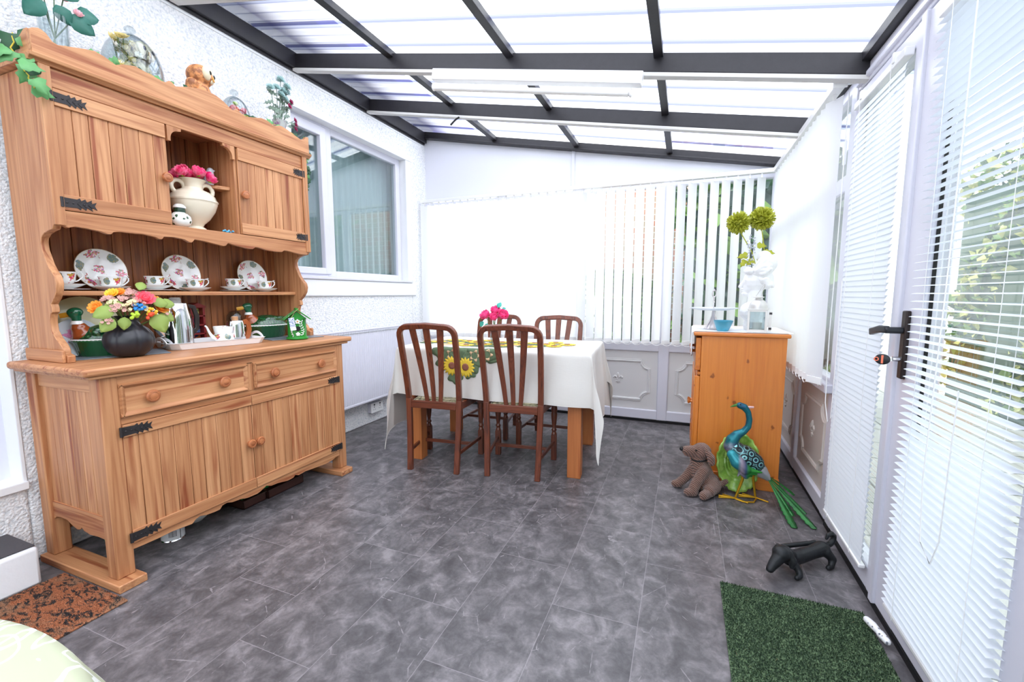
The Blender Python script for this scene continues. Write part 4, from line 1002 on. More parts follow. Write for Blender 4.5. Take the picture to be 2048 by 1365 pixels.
# chrome coffee pot
cp_ = thing('coffee_pot', 'tall polished chrome coffee pot with glass knob on the white tray', 'coffee pot', (-2.345, 1.395, HC+.008), radians(-90)); cp_.scale = (1.12, 1.12, 1.06)
mb = MB(); mb.lathe([(0, 0), (.060, 0), (.062, .004), (.060, .02), (.060, .08), (.056, .14), (.047, .196), (.045, .203), (0, .204)], 40); mb.build('pot_body', chrome, cp_)
mb = MB(); mb.sweep([(.05, 0, .06), (.074, 0, .10), (.080, 0, .15), (.092, 0, .178), (.098, 0, .182)], [(cos(2*pi*i/12), sin(2*pi*i/12)) for i in range(12)], scales=[(.016, .018), (.012, .022), (.009, .016), (.008, .011), (.007, .009)]); mb.build('spout', chrome, cp_).rotation_euler = (0, 0, 0)
MB().lathe([(0, .204), (.025, .204), (.022, .212), (.023, .224), (.018, .230), (0, .230)], 24).build('lid_knob', mat('frosted_knob', (178, 174, 168), .15, trans=.6), cp_)
mb = MB(); mb.sweep([(-.046, 0, .19), (-.075, 0, .185), (-.088, 0, .14), (-.085, 0, .08), (-.058, 0, .055)], [(-.010, -.006), (.010, -.006), (.010, .006), (-.010, .006)], up=(0, 1, 0)); mb.build('pot_handle', mat('dark_bakelite', (40, 34, 32), .3), cp_, bev=.003)
# floral teapot / creamer pair stacked look: floral teapot
tp = thing('teapot', 'small floral china teapot with long spout on the white tray', 'teapot', (-2.29, 1.590, HC+.008), radians(-92))
mb = MB(); mb.lathe([(0, .003), (.034, .003), (.036, 0), (.038, .002), (.040, .010), (.048, .022), (.050, .034), (.046, .046), (.040, .050)], 32); mb.build('pot_body', m_cup, tp)
mb = MB(); mb.lathe([(.040, .048), (.041, .055), (.043, .066), (.046, .082), (.048, .090), (.045, .090), (.040, .066), (.036, .052)], 32, fn=lambda a, z: 1+.03*cos(3*a)*(z > .06)); mb.build('jug_body', m_cup, tp)
mb = MB(); mb.tube([(.040, 0, .026), (.058, 0, .036), (.072, 0, .060), (.085, 0, .092), (.092, 0, .098)], [.010, .009, .006, .0045, .004], 12); mb.build('spout', china, tp)
mb = MB(); mb.tube([(-.044, 0, .085), (-.062, 0, .090), (-.070, 0, .070), (-.060, 0, .050), (-.044, 0, .056)], .0035, 8); mb.build('handle', china, tp)
# chrome percolator with tan handle
pc = thing('percolator', 'chrome lidded jug with tan wooden handle and cork knob on the tray', 'coffee pot', (-2.30, 1.665, HC+.008), radians(90))
mb = MB(); mb.lathe([(0, 0), (.046, 0), (.048, .004), (.046, .03), (.043, .09), (.040, .112), (.038, .116), (0, .118)], 36); mb.build('jug_body', chrome, pc)
MB().lathe([(0, .118), (.016, .118), (.015, .126), (.017, .134), (.014, .138), (0, .138)], 20).build('lid_knob', mat('cork', (190, 140, 100), .7), pc)
mb = MB(); mb.sweep([(.040, 0, .100), (.062, 0, .108), (.076, 0, .094), (.080, 0, .062), (.072, 0, .028), (.056, 0, .010), (.044, 0, .014)], [(-.013, -.006), (.013, -.006), (.013, .006), (-.013, .006)], up=(0, 1, 0)); mb.build('handle', wood('tan_handle', ax=2, light=(196, 112, 60), dark=(150, 76, 36), streak=(130, 60, 30), rough=.3), pc, bev=.004)
# red pigeon-hole box
rb = wthing('phone_box_ornament', 'dark red upright box ornament with small pictures behind the chrome pot', 'ornament', (-2.465, 1.60, HC))
m_red = mat('dark_red_paint', (124, 34, 34), .4); Y0, Y1, XF = 1.525, 1.600, -2.44
mb = MB(); mb.box(-2.495, XF, Y0, Y0+.012, HC, HC+.195); mb.box(-2.495, XF, Y1-.012, Y1, HC, HC+.195); mb.box(-2.495, -2.488, Y0, Y1, HC, HC+.2)
for i in range(5): mb.box(-2.495, XF, Y0, Y1, HC+.002+i*.048, HC+.010+i*.048)
mb.prism([(Y0-.006, HC+.195), (Y1+.006, HC+.195), (Y1+.004, HC+.203), ((Y0+Y1)/2, HC+.222), (Y0-.004, HC+.203)], 'x', -2.495, XF+.004); mb.build('case', m_red, rb, bev=.001)
for i, (ca, cb) in enumerate((((60, 80, 140), (220, 120, 60)), ((200, 190, 120), (70, 100, 160)), ((40, 60, 120), (210, 70, 60)), ((120, 150, 80), (230, 210, 120)))):
    m_, nt_, p_ = newmat('tiny_picture'); g = G(nt_); nt_.links.new(g.mix(g.ramp(g.noise(g.obj(), 55, 1), [(.47, 0), (.5, 1)]), lin(*ca), lin(*cb)), p_.inputs['Base Color'])
    MB().box(-2.487, -2.47, Y0+.014, Y1-.014, HC+.012+i*.048, HC+.046+i*.048).build('picture', m_, rb)
# glass cloche with white bust
cl_ = thing('glass_cloche', 'small glass bell jar over a white figurine behind the tray', 'bell jar', (-2.455, 1.775, HC))
MB().lathe([(0, 0), (.046, 0), (.046, .012), (0, .012)], 28).build('base', mat('dark_wood_base', (90, 58, 40), .4), cl_)
mb = MB(); mb.lathe([(.042, .012), (.043, .06), (.042, .11), (.036, .145), (.022, .166), (0, .172)], 32); mb.build('dome', clear, cl_, solid=.0015)
f_ = thing('figurine', 'tiny white bust figurine inside the small bell jar', 'figurine', (-2.455, 1.775, HC+.0125))
mb = MB(); mb.chain([(0, 0, .008), (0, 0, .04), (0, 0, .075)], [.016, .012, .018]); mb.ell((0, 0, .105), (.016, .015, .019)); mb.ell((.012, 0, .102), (.006, .004, .006)); mb.ell((-.004, 0, .115), (.018, .018, .014)); mb.build('figure', whitem, f_, remesh=.0022)
# birdhouse
m_bh, nt, p = newmat('birdhouse_green'); g = G(nt); v = g.obj(); x, y, z = g.xyz(v)
vd = g.vor(g.map(v, (1, 1, .6)), 75); msk = g.noise(v, 18, 1)
c = g.mix(g.m('MULTIPLY', g.m('LESS_THAN', vd, .28), g.m('MULTIPLY', g.m('GREATER_THAN', msk, .45), g.m('GREATER_THAN', z, .012))), lin(44, 138, 50), lin(232, 238, 228))
nt.links.new(c, p.inputs['Base Color']); p.inputs['Roughness'].default_value = .35
bh = thing('birdhouse', 'small green painted birdhouse with white flowers and a hanging tag', 'birdhouse', (-2.145, 1.935, HC+.0045), radians(-38)); bh.scale = (1.18, 1.18, 1.18)
m_g = mat('plain_green', (40, 140, 48), .35)
mb = MB(); mb.lathe([(0, .008), (.043, .008), (.043, .105), (0, .105)], 24, fn=lambda a, z: 1); mb.prism([(-.043, .10), (.043, .10), (0, .140)], 'x', -.040, .040); mb.build('house_body', m_g, bh, bev=.001)
mb = MB(); mb.lathe([(0, 0), (.050, 0), (.051, .004), (.049, .010), (0, .010)], 32); mb.build('base', m_g, bh)
for s_ in (1, -1):
    M = T(0, 0, .146) @ RX(s_*radians(-38)); mb = MB(); mb.box(-.056, .056, 0 if s_ > 0 else -.078, .078 if s_ > 0 else 0, -.002, .002, M); mb.build('roof_slope', m_bh if s_ < 0 else m_g, bh, bev=.0006)
MB().cyl(.007, -.056, .056, 12, T(0, 0, .148) @ RY(pi/2)).build('ridge', m_g, bh)
MB().cyl(.0125, 0, .003, 24, T(.0415, 0, .052) @ RY(pi/2)).build('entrance_hole', dark, bh)
for (yy2, zz, rr2) in ((0, .088, .013), (.0, .026, .011)):
    mb = MB(); mb.open = True; mb.daisy((.0445, yy2, zz), (1, 0, 0), rr2, 5, 1, 8, .8, .2); mb.build('painted_flower', whitem, bh, solid=.0008)
mb = MB(); mb.open = True
for s_ in (1, -1):
    for k_ in range(7):
        zz = .020+.011*k_; yy2 = s_*(.020+.005*sin(k_)); xx2 = sqrt(max(0, .0435**2-yy2**2))+.0015
        d_ = Vector((0, s_*.7, .8)).normalized(); z3 = Vector((xx2, yy2, 0)).normalized(); y3 = (d_-z3*d_.dot(z3)).normalized(); x3 = y3.cross(z3); M = Matrix((x3, y3, z3)).transposed().to_4x4(); M.translation = Vector((xx2, yy2, zz))
        mb.leaf(M, .013, .006); mb.leaf(M @ RZ(2.0), .011, .005)
mb.build('painted_leaves', whitem, bh, solid=.0006)
MB().cyl(.004, 0, .002, 12, T(.045, 0, .088) @ RY(pi/2)).build('flower_centre', mat('ochre', (200, 150, 70), .6), bh)
tg = thing('price_tag', 'white swing tag with blue print tied to the green birdhouse', 'tag', (-2.110, 1.868, HC+.118), radians(-38)); tg.scale = (1.15, 1.15, 1.15)
m_tag, nt, p = newmat('tag_print'); g = G(nt); v = g.obj(); x, y, z = g.xyz(v)
f = g.m('MULTIPLY', g.m('GREATER_THAN', g.noise(g.map(v, (1, 260, 160)), 1, 1), .52), g.m('LESS_THAN', g.m('ABSOLUTE', g.m('SUBTRACT', z, -.012)), .022))
nt.links.new(g.mix(f, lin(222, 226, 232), lin(96, 120, 178)), p.inputs['Base Color'])
MB().box(-.0006, .0006, -.013, .013, -.052, .012, RX(radians(8))).build('card', m_tag, tg)
MB().tube([(0, 0, .012), (.006, .014, .040), (.012, .034, .058)], .001, 5).build('string', mat('string', (214, 196, 150), .8), tg)
# --- things in the open niche
ur = thing('urn', 'cream glazed two-handled urn in the open niche of the dresser', 'urn', (-2.335, 1.515, UZ0+.003), radians(-6))
mb = MB(); mb.lathe([(0, 0), (.050, 0), (.052, .006), (.046, .014), (.034, .022), (.040, .034), (.066, .060), (.090, .098), (.102, .132), (.103, .140), (.106, .143), (.106, .150), (.102, .153), (.096, .172), (.074, .192), (.050, .202), (.042, .212), (.044, .232), (.056, .248), (.060, .252), (.056, .253), (.044, .240), (.036, .22), (0, .20)], 56, fn=lambda a, z: 1+(.012*sin(7*a+z*60) if .155 < z < .19 else 0)+(.006*sin(40*a) if .142 < z < .151 else 0))
mb.build('urn_body', cream, ur)
for s_ in (1, -1):
    pts = [(0, s_*(.066+.0285*cos(a)), .208+.031*sin(a)) for a in [radians(q) for q in range(-70 if s_ else 0, 220, 24)]]
    MB().tube(pts, .0105, 12).build('handle', cream, ur)
ro = thing('pink_roses', 'bright pink artificial roses in the cream urn', 'flowers', (-2.335, 1.515, UZ0+.25))
m_pk, nt, p = newmat('hot_pink_petal'); g = G(nt); lw = g.noise(g.obj(), 30, 2)
nt.links.new(g.mix(g.ramp(lw, [(.4, 0), (.65, 1)]), lin(236, 34, 112), lin(246, 130, 160)), p.inputs['Base Color']); p.inputs['Roughness'].default_value = .6
for (dx, dy, dz) in ((.035, -.060, .020), (.045, .0, .030), (.035, .060, .018), (-.01, -.03, .034), (-.01, .03, .032), (-.03, 0, .025), (-.03, -.055, .012)):
    mb = MB(); mb.open = True; mb.rose((dx, dy, dz), (dx*.9, dy*.9, .05), .040, 4, 6, .95); mb.build('rose_head', m_pk, ro, solid=.0006)
    c_ = MB(); c_.open = True; c_.daisy((dx*.96, dy*.96, dz-.012), (dx, dy, .03), .026, 5, 1, 50, .6, .3); c_.build('calyx', fc['lime'], ro, solid=.0005)
jr = thing('lidded_jar', 'round white jar with green leaf pattern and dark lid beside the cream urn', 'jar', (-2.262, 1.40, UZ0+.003))
m_jar, nt, p = newmat('leaf_dotted_jar'); g = G(nt); v = g.obj(); x, y, z = g.xyz(v); vd = g.vor(v, 42)
c = g.mix(g.m('LESS_THAN', g.m('ADD', vd, g.m('MULTIPLY', g.noise(v, 120, 1), .25)), .38), lin(236, 236, 230), lin(48, 78, 50)); nt.links.new(c, p.inputs['Base Color']); p.inputs['Roughness'].default_value = .15
mb = MB(); mb.lathe([(0, 0), (.024, 0), (.040, .012), (.046, .030), (.042, .050), (.028, .064), (.022, .068), (0, .068)], 32); mb.build('jar_body', m_jar, jr)
mb = MB(); mb.lathe([(0, .068), (.023, .068), (.024, .078), (.022, .088), (0, .09)], 28); mb.build('neck', mat('dark_green_band', (34, 62, 46), .2), jr)
mb = MB(); mb.lathe([(.0, .088), (.026, .088), (.026, .096), (.016, .106), (0, .109)], 28); mb.build('lid', china, jr)
lt = thing('candle_lantern', 'dark bronze pierced lantern at the back left of the dresser niche', 'lantern', (-2.44, 1.425, UZ0+.003))
m_bz = mat('dark_bronze', (58, 42, 36), .4, .6)
mb = MB(); mb.lathe([(0, 0), (.040, 0), (.040, .012), (.034, .02), (.032, .20), (.040, .215), (.046, .222), (.044, .25), (.030, .285), (.012, .300), (.008, .308), (0, .31)], 12); mb.build('lantern_body', m_bz, lt)
mb = MB(); mb.tube([(0, .016*cos(radians(a)), .322+.016*sin(radians(a))) for a in range(0, 360, 30)], .003, 6, closed=True); mb.build('ring', m_bz, lt)
bi = thing('bird_ornament', 'pale blue-grey bird ornament on the little shelf in the niche', 'ornament', (-2.375, 1.628, 1.7035), radians(30))
mb = MB(); mb.chain([(0, 0, .022), (.004, 0, .050), (.010, 0, .084)], [.024, .024, .016]); mb.cap((-.015, 0, .035), .012, (-.045, 0, .012), .005); mb.ell((.026, 0, .084), (.010, .004, .004)); mb.build('bird_body', mat('pale_blue_glaze', (206, 214, 222), .25, coat=.4), bi, remesh=.003)
o = MB(); q = random.Random(3)
for i in range(9): o.ell((-2.235+q.uniform(-.006, .006), 1.618+(i-4)*.0065, UZ0+.009+.004*sin(i*1.9)), (.006, .0065, .0055), 10)
o = o.build('glass_beetle', mat('turquoise_glass', (60, 160, 205), .1, coat=.8), None, remesh=.0018); tag(o, 'tiny turquoise figurine at the front edge of the dresser niche', 'figurine')
# --- on top of the dresser (shelf level 2.0 behind the crest)
TZ = 2.0
part(MB().box(BXK+.006, HX-.0, ha+.003, hb_-.003, 1.984, 1.9995), 'top_board', pineY, bev=.001)
def dome(name, label, loc, r, h):
    t = thing(name, label, 'glass dome', loc)
    MB().lathe([(0, 0), (r*1.05, 0), (r*1.06, .006), (0, .012)], 36).build('base', china, t)
    MB().lathe([(r, .010), (r*1.0, h*.45)]+[(r*cos(a), h*.45+(h*.55)*sin(a)) for a in [pi/2*k_/10 for k_ in range(1, 10)]]+[(.0, h)], 40).build('dome', clear, t, solid=.002)
    MB().lathe([(0, h-.002), (.008, h), (.007, h+.006), (.020, h+.014), (.022, h+.024), (.014, h+.034), (0, h+.036)], 20).build('knob', clear, t)
    return t
dome('glass_dome', 'large glass dome with pale owl and dried flowers on top of the dresser', (-2.385, 1.325, TZ), .112, .305)
lo = thing('owl_figurine', 'cream and grey owl figurine under the large glass dome', 'owl figurine', (-2.390, 1.345, TZ+.012), radians(20))
m_ow, nt, p = newmat('owl_grey_cream'); g = G(nt); v = g.obj(); nt.links.new(g.mix(g.ramp(g.noise(v, 30, 4), [(.42, 0), (.58, 1)]), lin(226, 214, 184), lin(120, 112, 92)), p.inputs['Base Color'])
def owl(t, s, m_b, m_f, face=(1, 0, 0)):
    M = SC(s)
    mb = MB(); P = lambda *a: tuple(x_*s for x_ in a)
    mb.cap(P(-.01, 0, .05), .045*s, P(.0, 0, .12), .042*s); mb.cap(P(-.02, 0, .03), .03*s, P(-.05, 0, -.0+.03), .015*s)
    mb.ell(P(.008, 0, .178), P(.044, .042, .040)); mb.build('owl_body', m_b, t, remesh=max(.0025, .005*s))
    f = MB()
    for q_ in (1, -1): f.ell(P(.036, q_*.017, .184), P(.014, .022, .026), 16)
    f.cap(P(.040, 0, .165), .010*s, P(.040, 0, .20), .008*s); fo = f.build('face', m_f, t)
    f = MB()
    for q_ in (1, -1): f.ell(P(.048, q_*.018, .187), P(.005, .0075, .0075), 12)
    f.build('eyes', dark, fo)
    MB().cap(P(.050, 0, .178), .004*s, P(.054, 0, .164), .0025*s, 8).build('beak', m_beak, fo)
    for q_ in (1, -1):
        w_ = MB(); w_.cap(P(-.004, q_*.040, .135), .020*s, P(-.03, q_*.034, .055), .010*s); w_.build('wing', m_b, t)
m_face = mat('owl_face', (236, 222, 190), .6)
owl(lo, 1.26, m_ow, m_face)
df_ = thing('dried_flowers', 'dried cream flowers under the large glass dome', 'flowers', (-2.36, 1.275, TZ+.012))
q = random.Random(11)
for i in range(24):
    p = Vector((q.uniform(-.01, .055), q.uniform(-.035, .035), q.uniform(.08, .235))); mb = MB(); mb.open = True
    mb.daisy(p, (q.uniform(.2, 1), q.uniform(-1, .5), q.uniform(0, 1)), q.uniform(.020, .032), 9, 2, 15, .5, .4)
    mb.build('flower_head', mat('straw_%s' % ('yellow' if i % 3 else 'white'), (220, 204, 140) if i % 3 else (240, 236, 224), .7) if i < 2 else bpy.data.materials['straw_yellow' if i % 3 else 'straw_white'], df_, solid=.0006)
    MB().tube([(0, 0, 0), p*.6, p], .0015, 5).build('stem', fc['stem'], df_)
ow = thing('owl_figurine', 'brown and white barn owl figurine between the two glass domes', 'owl figurine', (-2.365, 1.60, TZ), radians(38))
m_ob, nt, p = newmat('owl_orange'); g = G(nt); v = g.obj(); nt.links.new(g.mix(g.ramp(g.noise(v, 45, 4), [(.44, 0), (.58, 1)]), lin(222, 150, 92), lin(150, 92, 56)), p.inputs['Base Color'])
owl(ow, 1.38, m_ob, m_face)
dome('glass_dome', 'small glass dome full of bright fruit on top of the dresser', (-2.37, 1.800, TZ), .075, .225)
for i in range(26):
    q2 = random.Random(i+40); a = q2.uniform(0, 6.28); rr_ = .048*sqrt(q2.random()); zz = .03+.145*q2.random()*(1-rr_*4)
    kind = i % 4; nm = ('red_berry', 'orange_petal', 'lime_berry', 'pink_petal')[kind]
    t = MB().ell((0, 0, 0), (.017+.004*q2.random(),)*3, 12) if kind != 2 else MB().ell((0, 0, 0), (.012, .016, .010), 10)
    o = t.build('fruit', bpy.data.materials[nm]); o.location = (-2.37+rr_*cos(a), 1.80+rr_*sin(a), TZ+.024+zz)
    tag(o, ('small red', 'small orange', 'small lime green', 'small pink')[kind]+' fruit heaped under the small glass dome', 'fruit', 'fruits under the small glass dome')
gl_ = thing('glass_tumbler', 'plain empty drinking glass behind the little owl on the dresser', 'glass', (-2.42, 1.915, TZ))
MB().lathe([(0, .004), (.030, .004), (.034, .13), (.036, .13), (.032, 0), (0, 0)], 28).build('glass_body', clear, gl_)
o2 = thing('owl_figurine', 'tiny cream owl figurine near the right end of the dresser top', 'owl figurine', (-2.345, 1.955, TZ), radians(-20)); owl(o2, .62, m_ob, m_face)
# glass vase, left end, with pink flowers and big leaves
def glassvase(label, loc, r0, r1, h):
    t = thing('glass_vase', label, 'vase', loc)
    MB().lathe([(0, .010), (r0*.85, .010), (r1*.92, h), (r1, h), (r0, 0), (0, 0)], 28).build('vase_body', clear, t); return t
glassvase('tall clear glass vase at the left end of the dresser top', (-2.38, 1.055, TZ), .042, .046, .235)
tf = thing('artificial_flowers', 'pink flowers with large blue-green leaves in the tall glass vase', 'flowers', (-2.38, 1.055, TZ+.012))
m_bg = mat('blue_green_leaf', (52, 112, 98), .5, var=.2); m_lp = mat('light_pink_petal', (240, 176, 184), .6); m_st = mat('grey_green_stem', (110, 132, 104), .6)
for (dx, dy, dz) in ((.03, -.05, .30), (.0, .04, .31), (.04, .06, .25), (-.02, -.02, .34), (.03, .0, .32)):
    MB().tube([(dx*-.5, -dy*.4, 0), (0, 0, .14), (dx, dy, dz)], .0022, 6).build('stem', m_st, tf)
    mb = MB(); mb.open = True; mb.rose((dx, dy, dz), (dx, dy, .1), .024, 3, 5, .8); mb.build('flower_head', m_lp, tf, solid=.0006)
for (dy, dz, a, l) in ((-.03, .25, -2.2, .085), (-.055, .28, -1.5, .06), (.03, .235, 2.0, .09), (.055, .25, 1.3, .08), (.0, .26, 2.6, .07), (.02, .29, .6, .08), (-.01, .28, -.6, .08)):
    M = T(.03, dy, dz) @ RZ(pi/2) @ RX(radians(65)) @ RZ(-a); mb = MB(); mb.open = True
    d = Vector((.15, sin(a), cos(a))); z3 = Vector((1, -.45, .1)).normalized(); y3 = (d-z3*d.dot(z3)).normalized(); x3 = y3.cross(z3); M = Matrix((x3, y3, z3)).transposed().to_4x4(); M.translation = Vector((.03, dy, dz))
    mb.leaf(M, l, l*.95); mb.build('leaf', m_bg, tf, solid=.0006)
# vase with thistles, right end
m_pv, nt, p = newmat('grey_pink_glass'); g = G(nt); x, y, z = g.xyz(g.obj()); nt.links.new(g.mix(g.ramp(g.noise(g.obj(), 22, 3), [(.48, 0), (.6, 1)]), lin(190, 194, 190), lin(150, 96, 140)), p.inputs['Base Color']); p.inputs['Roughness'].default_value = .15; p.inputs['Alpha'].default_value = .75
pv = thing('patterned_vase', 'cloudy grey vase with purple flower motif at the right end of the dresser top', 'vase', (-2.34, 2.062, TZ))
MB().lathe([(0, 0), (.032, 0), (.034, .15), (.040, .185), (.037, .185), (.030, .14), (.028, .01), (0, .01)], 28).build('vase_body', m_pv, pv)
th = thing('thistle_bouquet', 'pale blue thistles with magenta blooms in the cloudy grey vase', 'flowers', (-2.34, 2.062, TZ+.012))
m_tb = mat('thistle_blue', (160, 190, 188), .7); m_mg = mat('magenta_petal', (156, 28, 84), .6); m_sg = mat('sage_leaf', (122, 142, 126), .6)
q = random.Random(5)
for (dy, dz, r_) in ((-.075, .33, .020), (-.035, .345, .020), (-.005, .40, .022), (.035, .375, .022), (.012, .345, .020), (-.01, .315, .020), (.03, .33, .018), (.045, .35, .02), (.018, .30, .018)):
    p = Vector((.02+q.uniform(-.01, .02), dy, dz)); mb = MB(); mb.open = True
    mb.daisy(p, (.8, dy*6, .6), r_*1.35, 15, 4, 0, .34, .4); mb.daisy(p, (-.5, dy*6, .8), r_*1.2, 12, 3, 5, .34, .4); hd = mb.build('thistle_head', m_tb, th, solid=.0006)
    MB().tube([(0, 0, .02), (0, dy*.3, .17), p], .002, 6).build('stem', m_sg, th)
for (dy, dz) in ((.062, .30), (.048, .27), (.085, .20), (.090, .175), (.085, .15)):
    p = Vector((.03, dy, dz)); mb = MB(); mb.open = True; mb.daisy(p, (.9, dy*5, .3), .021, 9, 3, 10, .55, .4); mb.build('magenta_bloom', m_mg, th, solid=.0006)
    MB().tube([(0, 0, .05), (0, dy*.4, .16), p], .0018, 6).build('stem', m_sg, th)
for i in range(26):
    dy = q.uniform(-.07, .07); dz = q.uniform(.15, .30); p = Vector((.012+q.uniform(-.01, .02), dy*.8, dz)); a = q.uniform(-1.4, 1.4)+(dy*8)
    d = Vector((.2, sin(a), cos(a))); z3 = Vector((1, -.4, .1)).normalized(); y3 = (d-z3*d.dot(z3)).normalized(); x3 = y3.cross(z3); M = Matrix((x3, y3, z3)).transposed().to_4x4(); M.translation = p
    mb = MB(); mb.open = True; mb.leaf(M, q.uniform(.045, .07), .034, 2); mb.build('leaf', m_sg, th, solid=.0006)
# ivy trails
m_iv = [mat('ivy_dark', (40, 82, 52), .45, var=.3), mat('ivy_bright', (98, 158, 96), .5, var=.25)]; m_vine = mat('yellow_vine', (196, 176, 60), .6)
def ivy(label, path, n, lmin, lmax, seed, sp=.03, bright=.5):
    q = random.Random(seed); t = wthing('ivy_garland', label, 'ivy', path[0]); 
    P = [Vector(p) for p in path]
    fine = []
    for a, b_ in zip(P, P[1:]):
        for k_ in range(4): fine.append(a.lerp(b_, k_/4)+Vector((q.uniform(-.004, .004), q.uniform(-.004, .004), q.uniform(-.004, .004))))
    fine.append(P[-1]); MB().tube(fine, .0022, 6).build('vine', m_vine, t)
    for i in range(n):
        s_ = (i+.5)/n*(len(P)-1); a = int(s_); p = P[a].lerp(P[min(a+1, len(P)-1)], s_-a)
        p = p+Vector((q.uniform(-.2, 1)*sp, q.uniform(-1, 1)*sp, q.uniform(-.7, .8)*sp))
        d = Vector((q.uniform(0, .8), q.uniform(-1, 1), q.uniform(-1, .3))); z3 = Vector((1, q.uniform(-.8, .2), q.uniform(-.1, .9))).normalized(); y3 = (d-z3*d.dot(z3)).normalized(); x3 = y3.cross(z3)
        M = Matrix((x3, y3, z3)).transposed().to_4x4(); M.translation = p; l = q.uniform(lmin, lmax)
        mb = MB(); mb.open = True; mb.leaf(M, l, l*.95, 1); mb.build('leaf', m_iv[1] if q.random() < bright else m_iv[0], t, solid=.0006)
ivy('ivy garland with yellow vine spilling over the left end of the dresser', [(-2.33, 1.02, 2.075), (-2.34, .93, 2.085), (-2.30, .905, 2.075), (-2.27, .885, 2.01), (-2.235, .885, 1.96), (-2.20, .895, 1.90), (-2.19, .90, 1.87)], 15, .05, .075, 21, .03, .75)
ivy('ivy strand lying along the top of the dresser crest', [(-2.235, 1.02, 2.08), (-2.24, 1.17, 2.09), (-2.24, 1.3, 2.10), (-2.24, 1.42, 2.095), (-2.24, 1.56, 2.125), (-2.25, 1.70, 2.085), (-2.25, 1.82, 2.105), (-2.24, 1.95, 2.105), (-2.24, 2.05, 2.10), (-2.23, 2.13, 2.07)], 26, .03, .05, 22, .014, .4)
ivy('dark ivy tail hanging down the right side of the dresser', [(-2.24, 2.13, 2.07), (-2.25, 2.165, 2.04), (-2.26, 2.172, 1.96), (-2.26, 2.174, 1.88), (-2.26, 2.172, 1.80)], 16, .028, .045, 23, .012, .25)
# --- below the dresser
m_br = mat('brown_plastic', (74, 46, 40), .4)
def crate(label, x0, x1, ya, yb, h):
    t = wthing('storage_tray', label, 'tray', ((x0+x1)/2, (ya+yb)/2, 0), 'brown trays under the dresser')
    mb = MB(); mb.box(x0, x1, ya, yb, .001, .006)
    for a in ((x0, x0+.005, ya, yb), (x1-.005, x1, ya, yb), (x0, x1, ya, ya+.005), (x0, x1, yb-.005, yb)): mb.box(a[0], a[1], a[2], a[3], .001, h)
    mb.build('tray_body', m_br, t, bev=.001)
    mb = MB(); mb.box(x1-.006, x1+.004, ya-.004, yb+.004, h-.004, h); mb.build('rim', m_br, t, bev=.001)
crate('brown plastic tray under the dresser nearer the middle', -2.36, -2.13, 1.52, 1.655, .048)
crate('brown plastic tray under the right end of the dresser', -2.36, -2.12, 1.66, 1.90, .050)
gt = thing('hand_trowel', 'green plastic gardening tool lying in the brown tray', 'garden tool', (-2.16, 1.60, .052), 0)
MB().sweep([(0, -.06, 0), (0, 0, .004), (0, .06, .006), (0, .085, .006)], [(cos(2*pi*i/12), sin(2*pi*i/12)) for i in range(12)], scales=[(.010, .008), (.011, .009), (.009, .007), (.014, .008)]).build('handle', mat('bright_green_plastic', (28, 150, 74), .35), gt)
MB().tube([(0, -.062+.008*cos(a), .001+.008*sin(a)) for a in [2*pi*k_/10 for k_ in range(10)]], .0025, 6, closed=True).build('hanging_loop', bpy.data.materials['bright_green_plastic'], gt)
MB().sweep([(-.03, .09, .006), (-.035, .16, .006), (-.03, .22, .004)], [(cos(2*pi*i/12), sin(2*pi*i/12)) for i in range(12)], scales=[(.012, .004), (.022, .006), (.010, .003)]).build('blade', mat('grey_metal', (120, 120, 124), .4, .7), gt)
pt = thing('paint_tin', 'white paint tin with a barcode under the left half of the dresser', 'tin', (-2.195, 1.215, 0))
m_lab, nt, p = newmat('tin_label'); g = G(nt); v = g.obj(); x, y, z = g.xyz(v); an = g.m('ARCTAN2', y, x)
bars = g.m('GREATER_THAN', g.noise(g.comb(g.m('MULTIPLY', an, 60), 0, 0), 1, 0), .5)
f = g.m('MULTIPLY', bars, g.m('MULTIPLY', g.m('LESS_THAN', g.m('ABSOLUTE', g.m('ADD', an, .55)), .34), g.m('LESS_THAN', g.m('ABSOLUTE', g.m('SUBTRACT', z, .036)), .014)))
f = g.m('MAXIMUM', f, g.m('LESS_THAN', g.m('ABSOLUTE', g.m('SUBTRACT', an, .12)), .035))
nt.links.new(g.mix(f, lin(226, 228, 230), lin(40, 40, 44)), p.inputs['Base Color']); p.inputs['Roughness'].default_value = .3
MB().lathe([(0, .004), (.046, .004), (.046, .105), (0, .105)], 32).build('tin_body', m_lab, pt)
MB().lathe([(.0465, 0), (.0485, .002), (.0465, .006), (.044, .004), (.0465, 0)], 32).build('tin_rim', chrome, pt); 
MB().lathe([(0, .105), (.044, .105), (.049, .108), (.047, .112), (.040, .108), (0, .108)], 32).build('lid', chrome, pt)
wb_ = thing('white_bowl', 'white rounded dish just visible under the dresser behind the tin', 'bowl', (-2.26, 1.36, 0))
MB().lathe([(0, 0), (.03, 0), (.06, .03), (.068, .06), (.064, .06), (.055, .032), (0, .008)], 28).build('bowl_body', china, wb_)
gb = thing('green_watering_can', 'dark green plastic pot in the shadow under the left end of the dresser', 'plant pot', (-2.30, 1.07, 0)); gb.name = 'plant_pot'
MB().lathe([(0, 0), (.045, 0), (.060, .085), (.064, .085), (.064, .1), (.058, .1), (.045, .01), (0, .01)], 28).build('pot_body', mat('dark_green_plastic', (36, 110, 44), .4), gb)
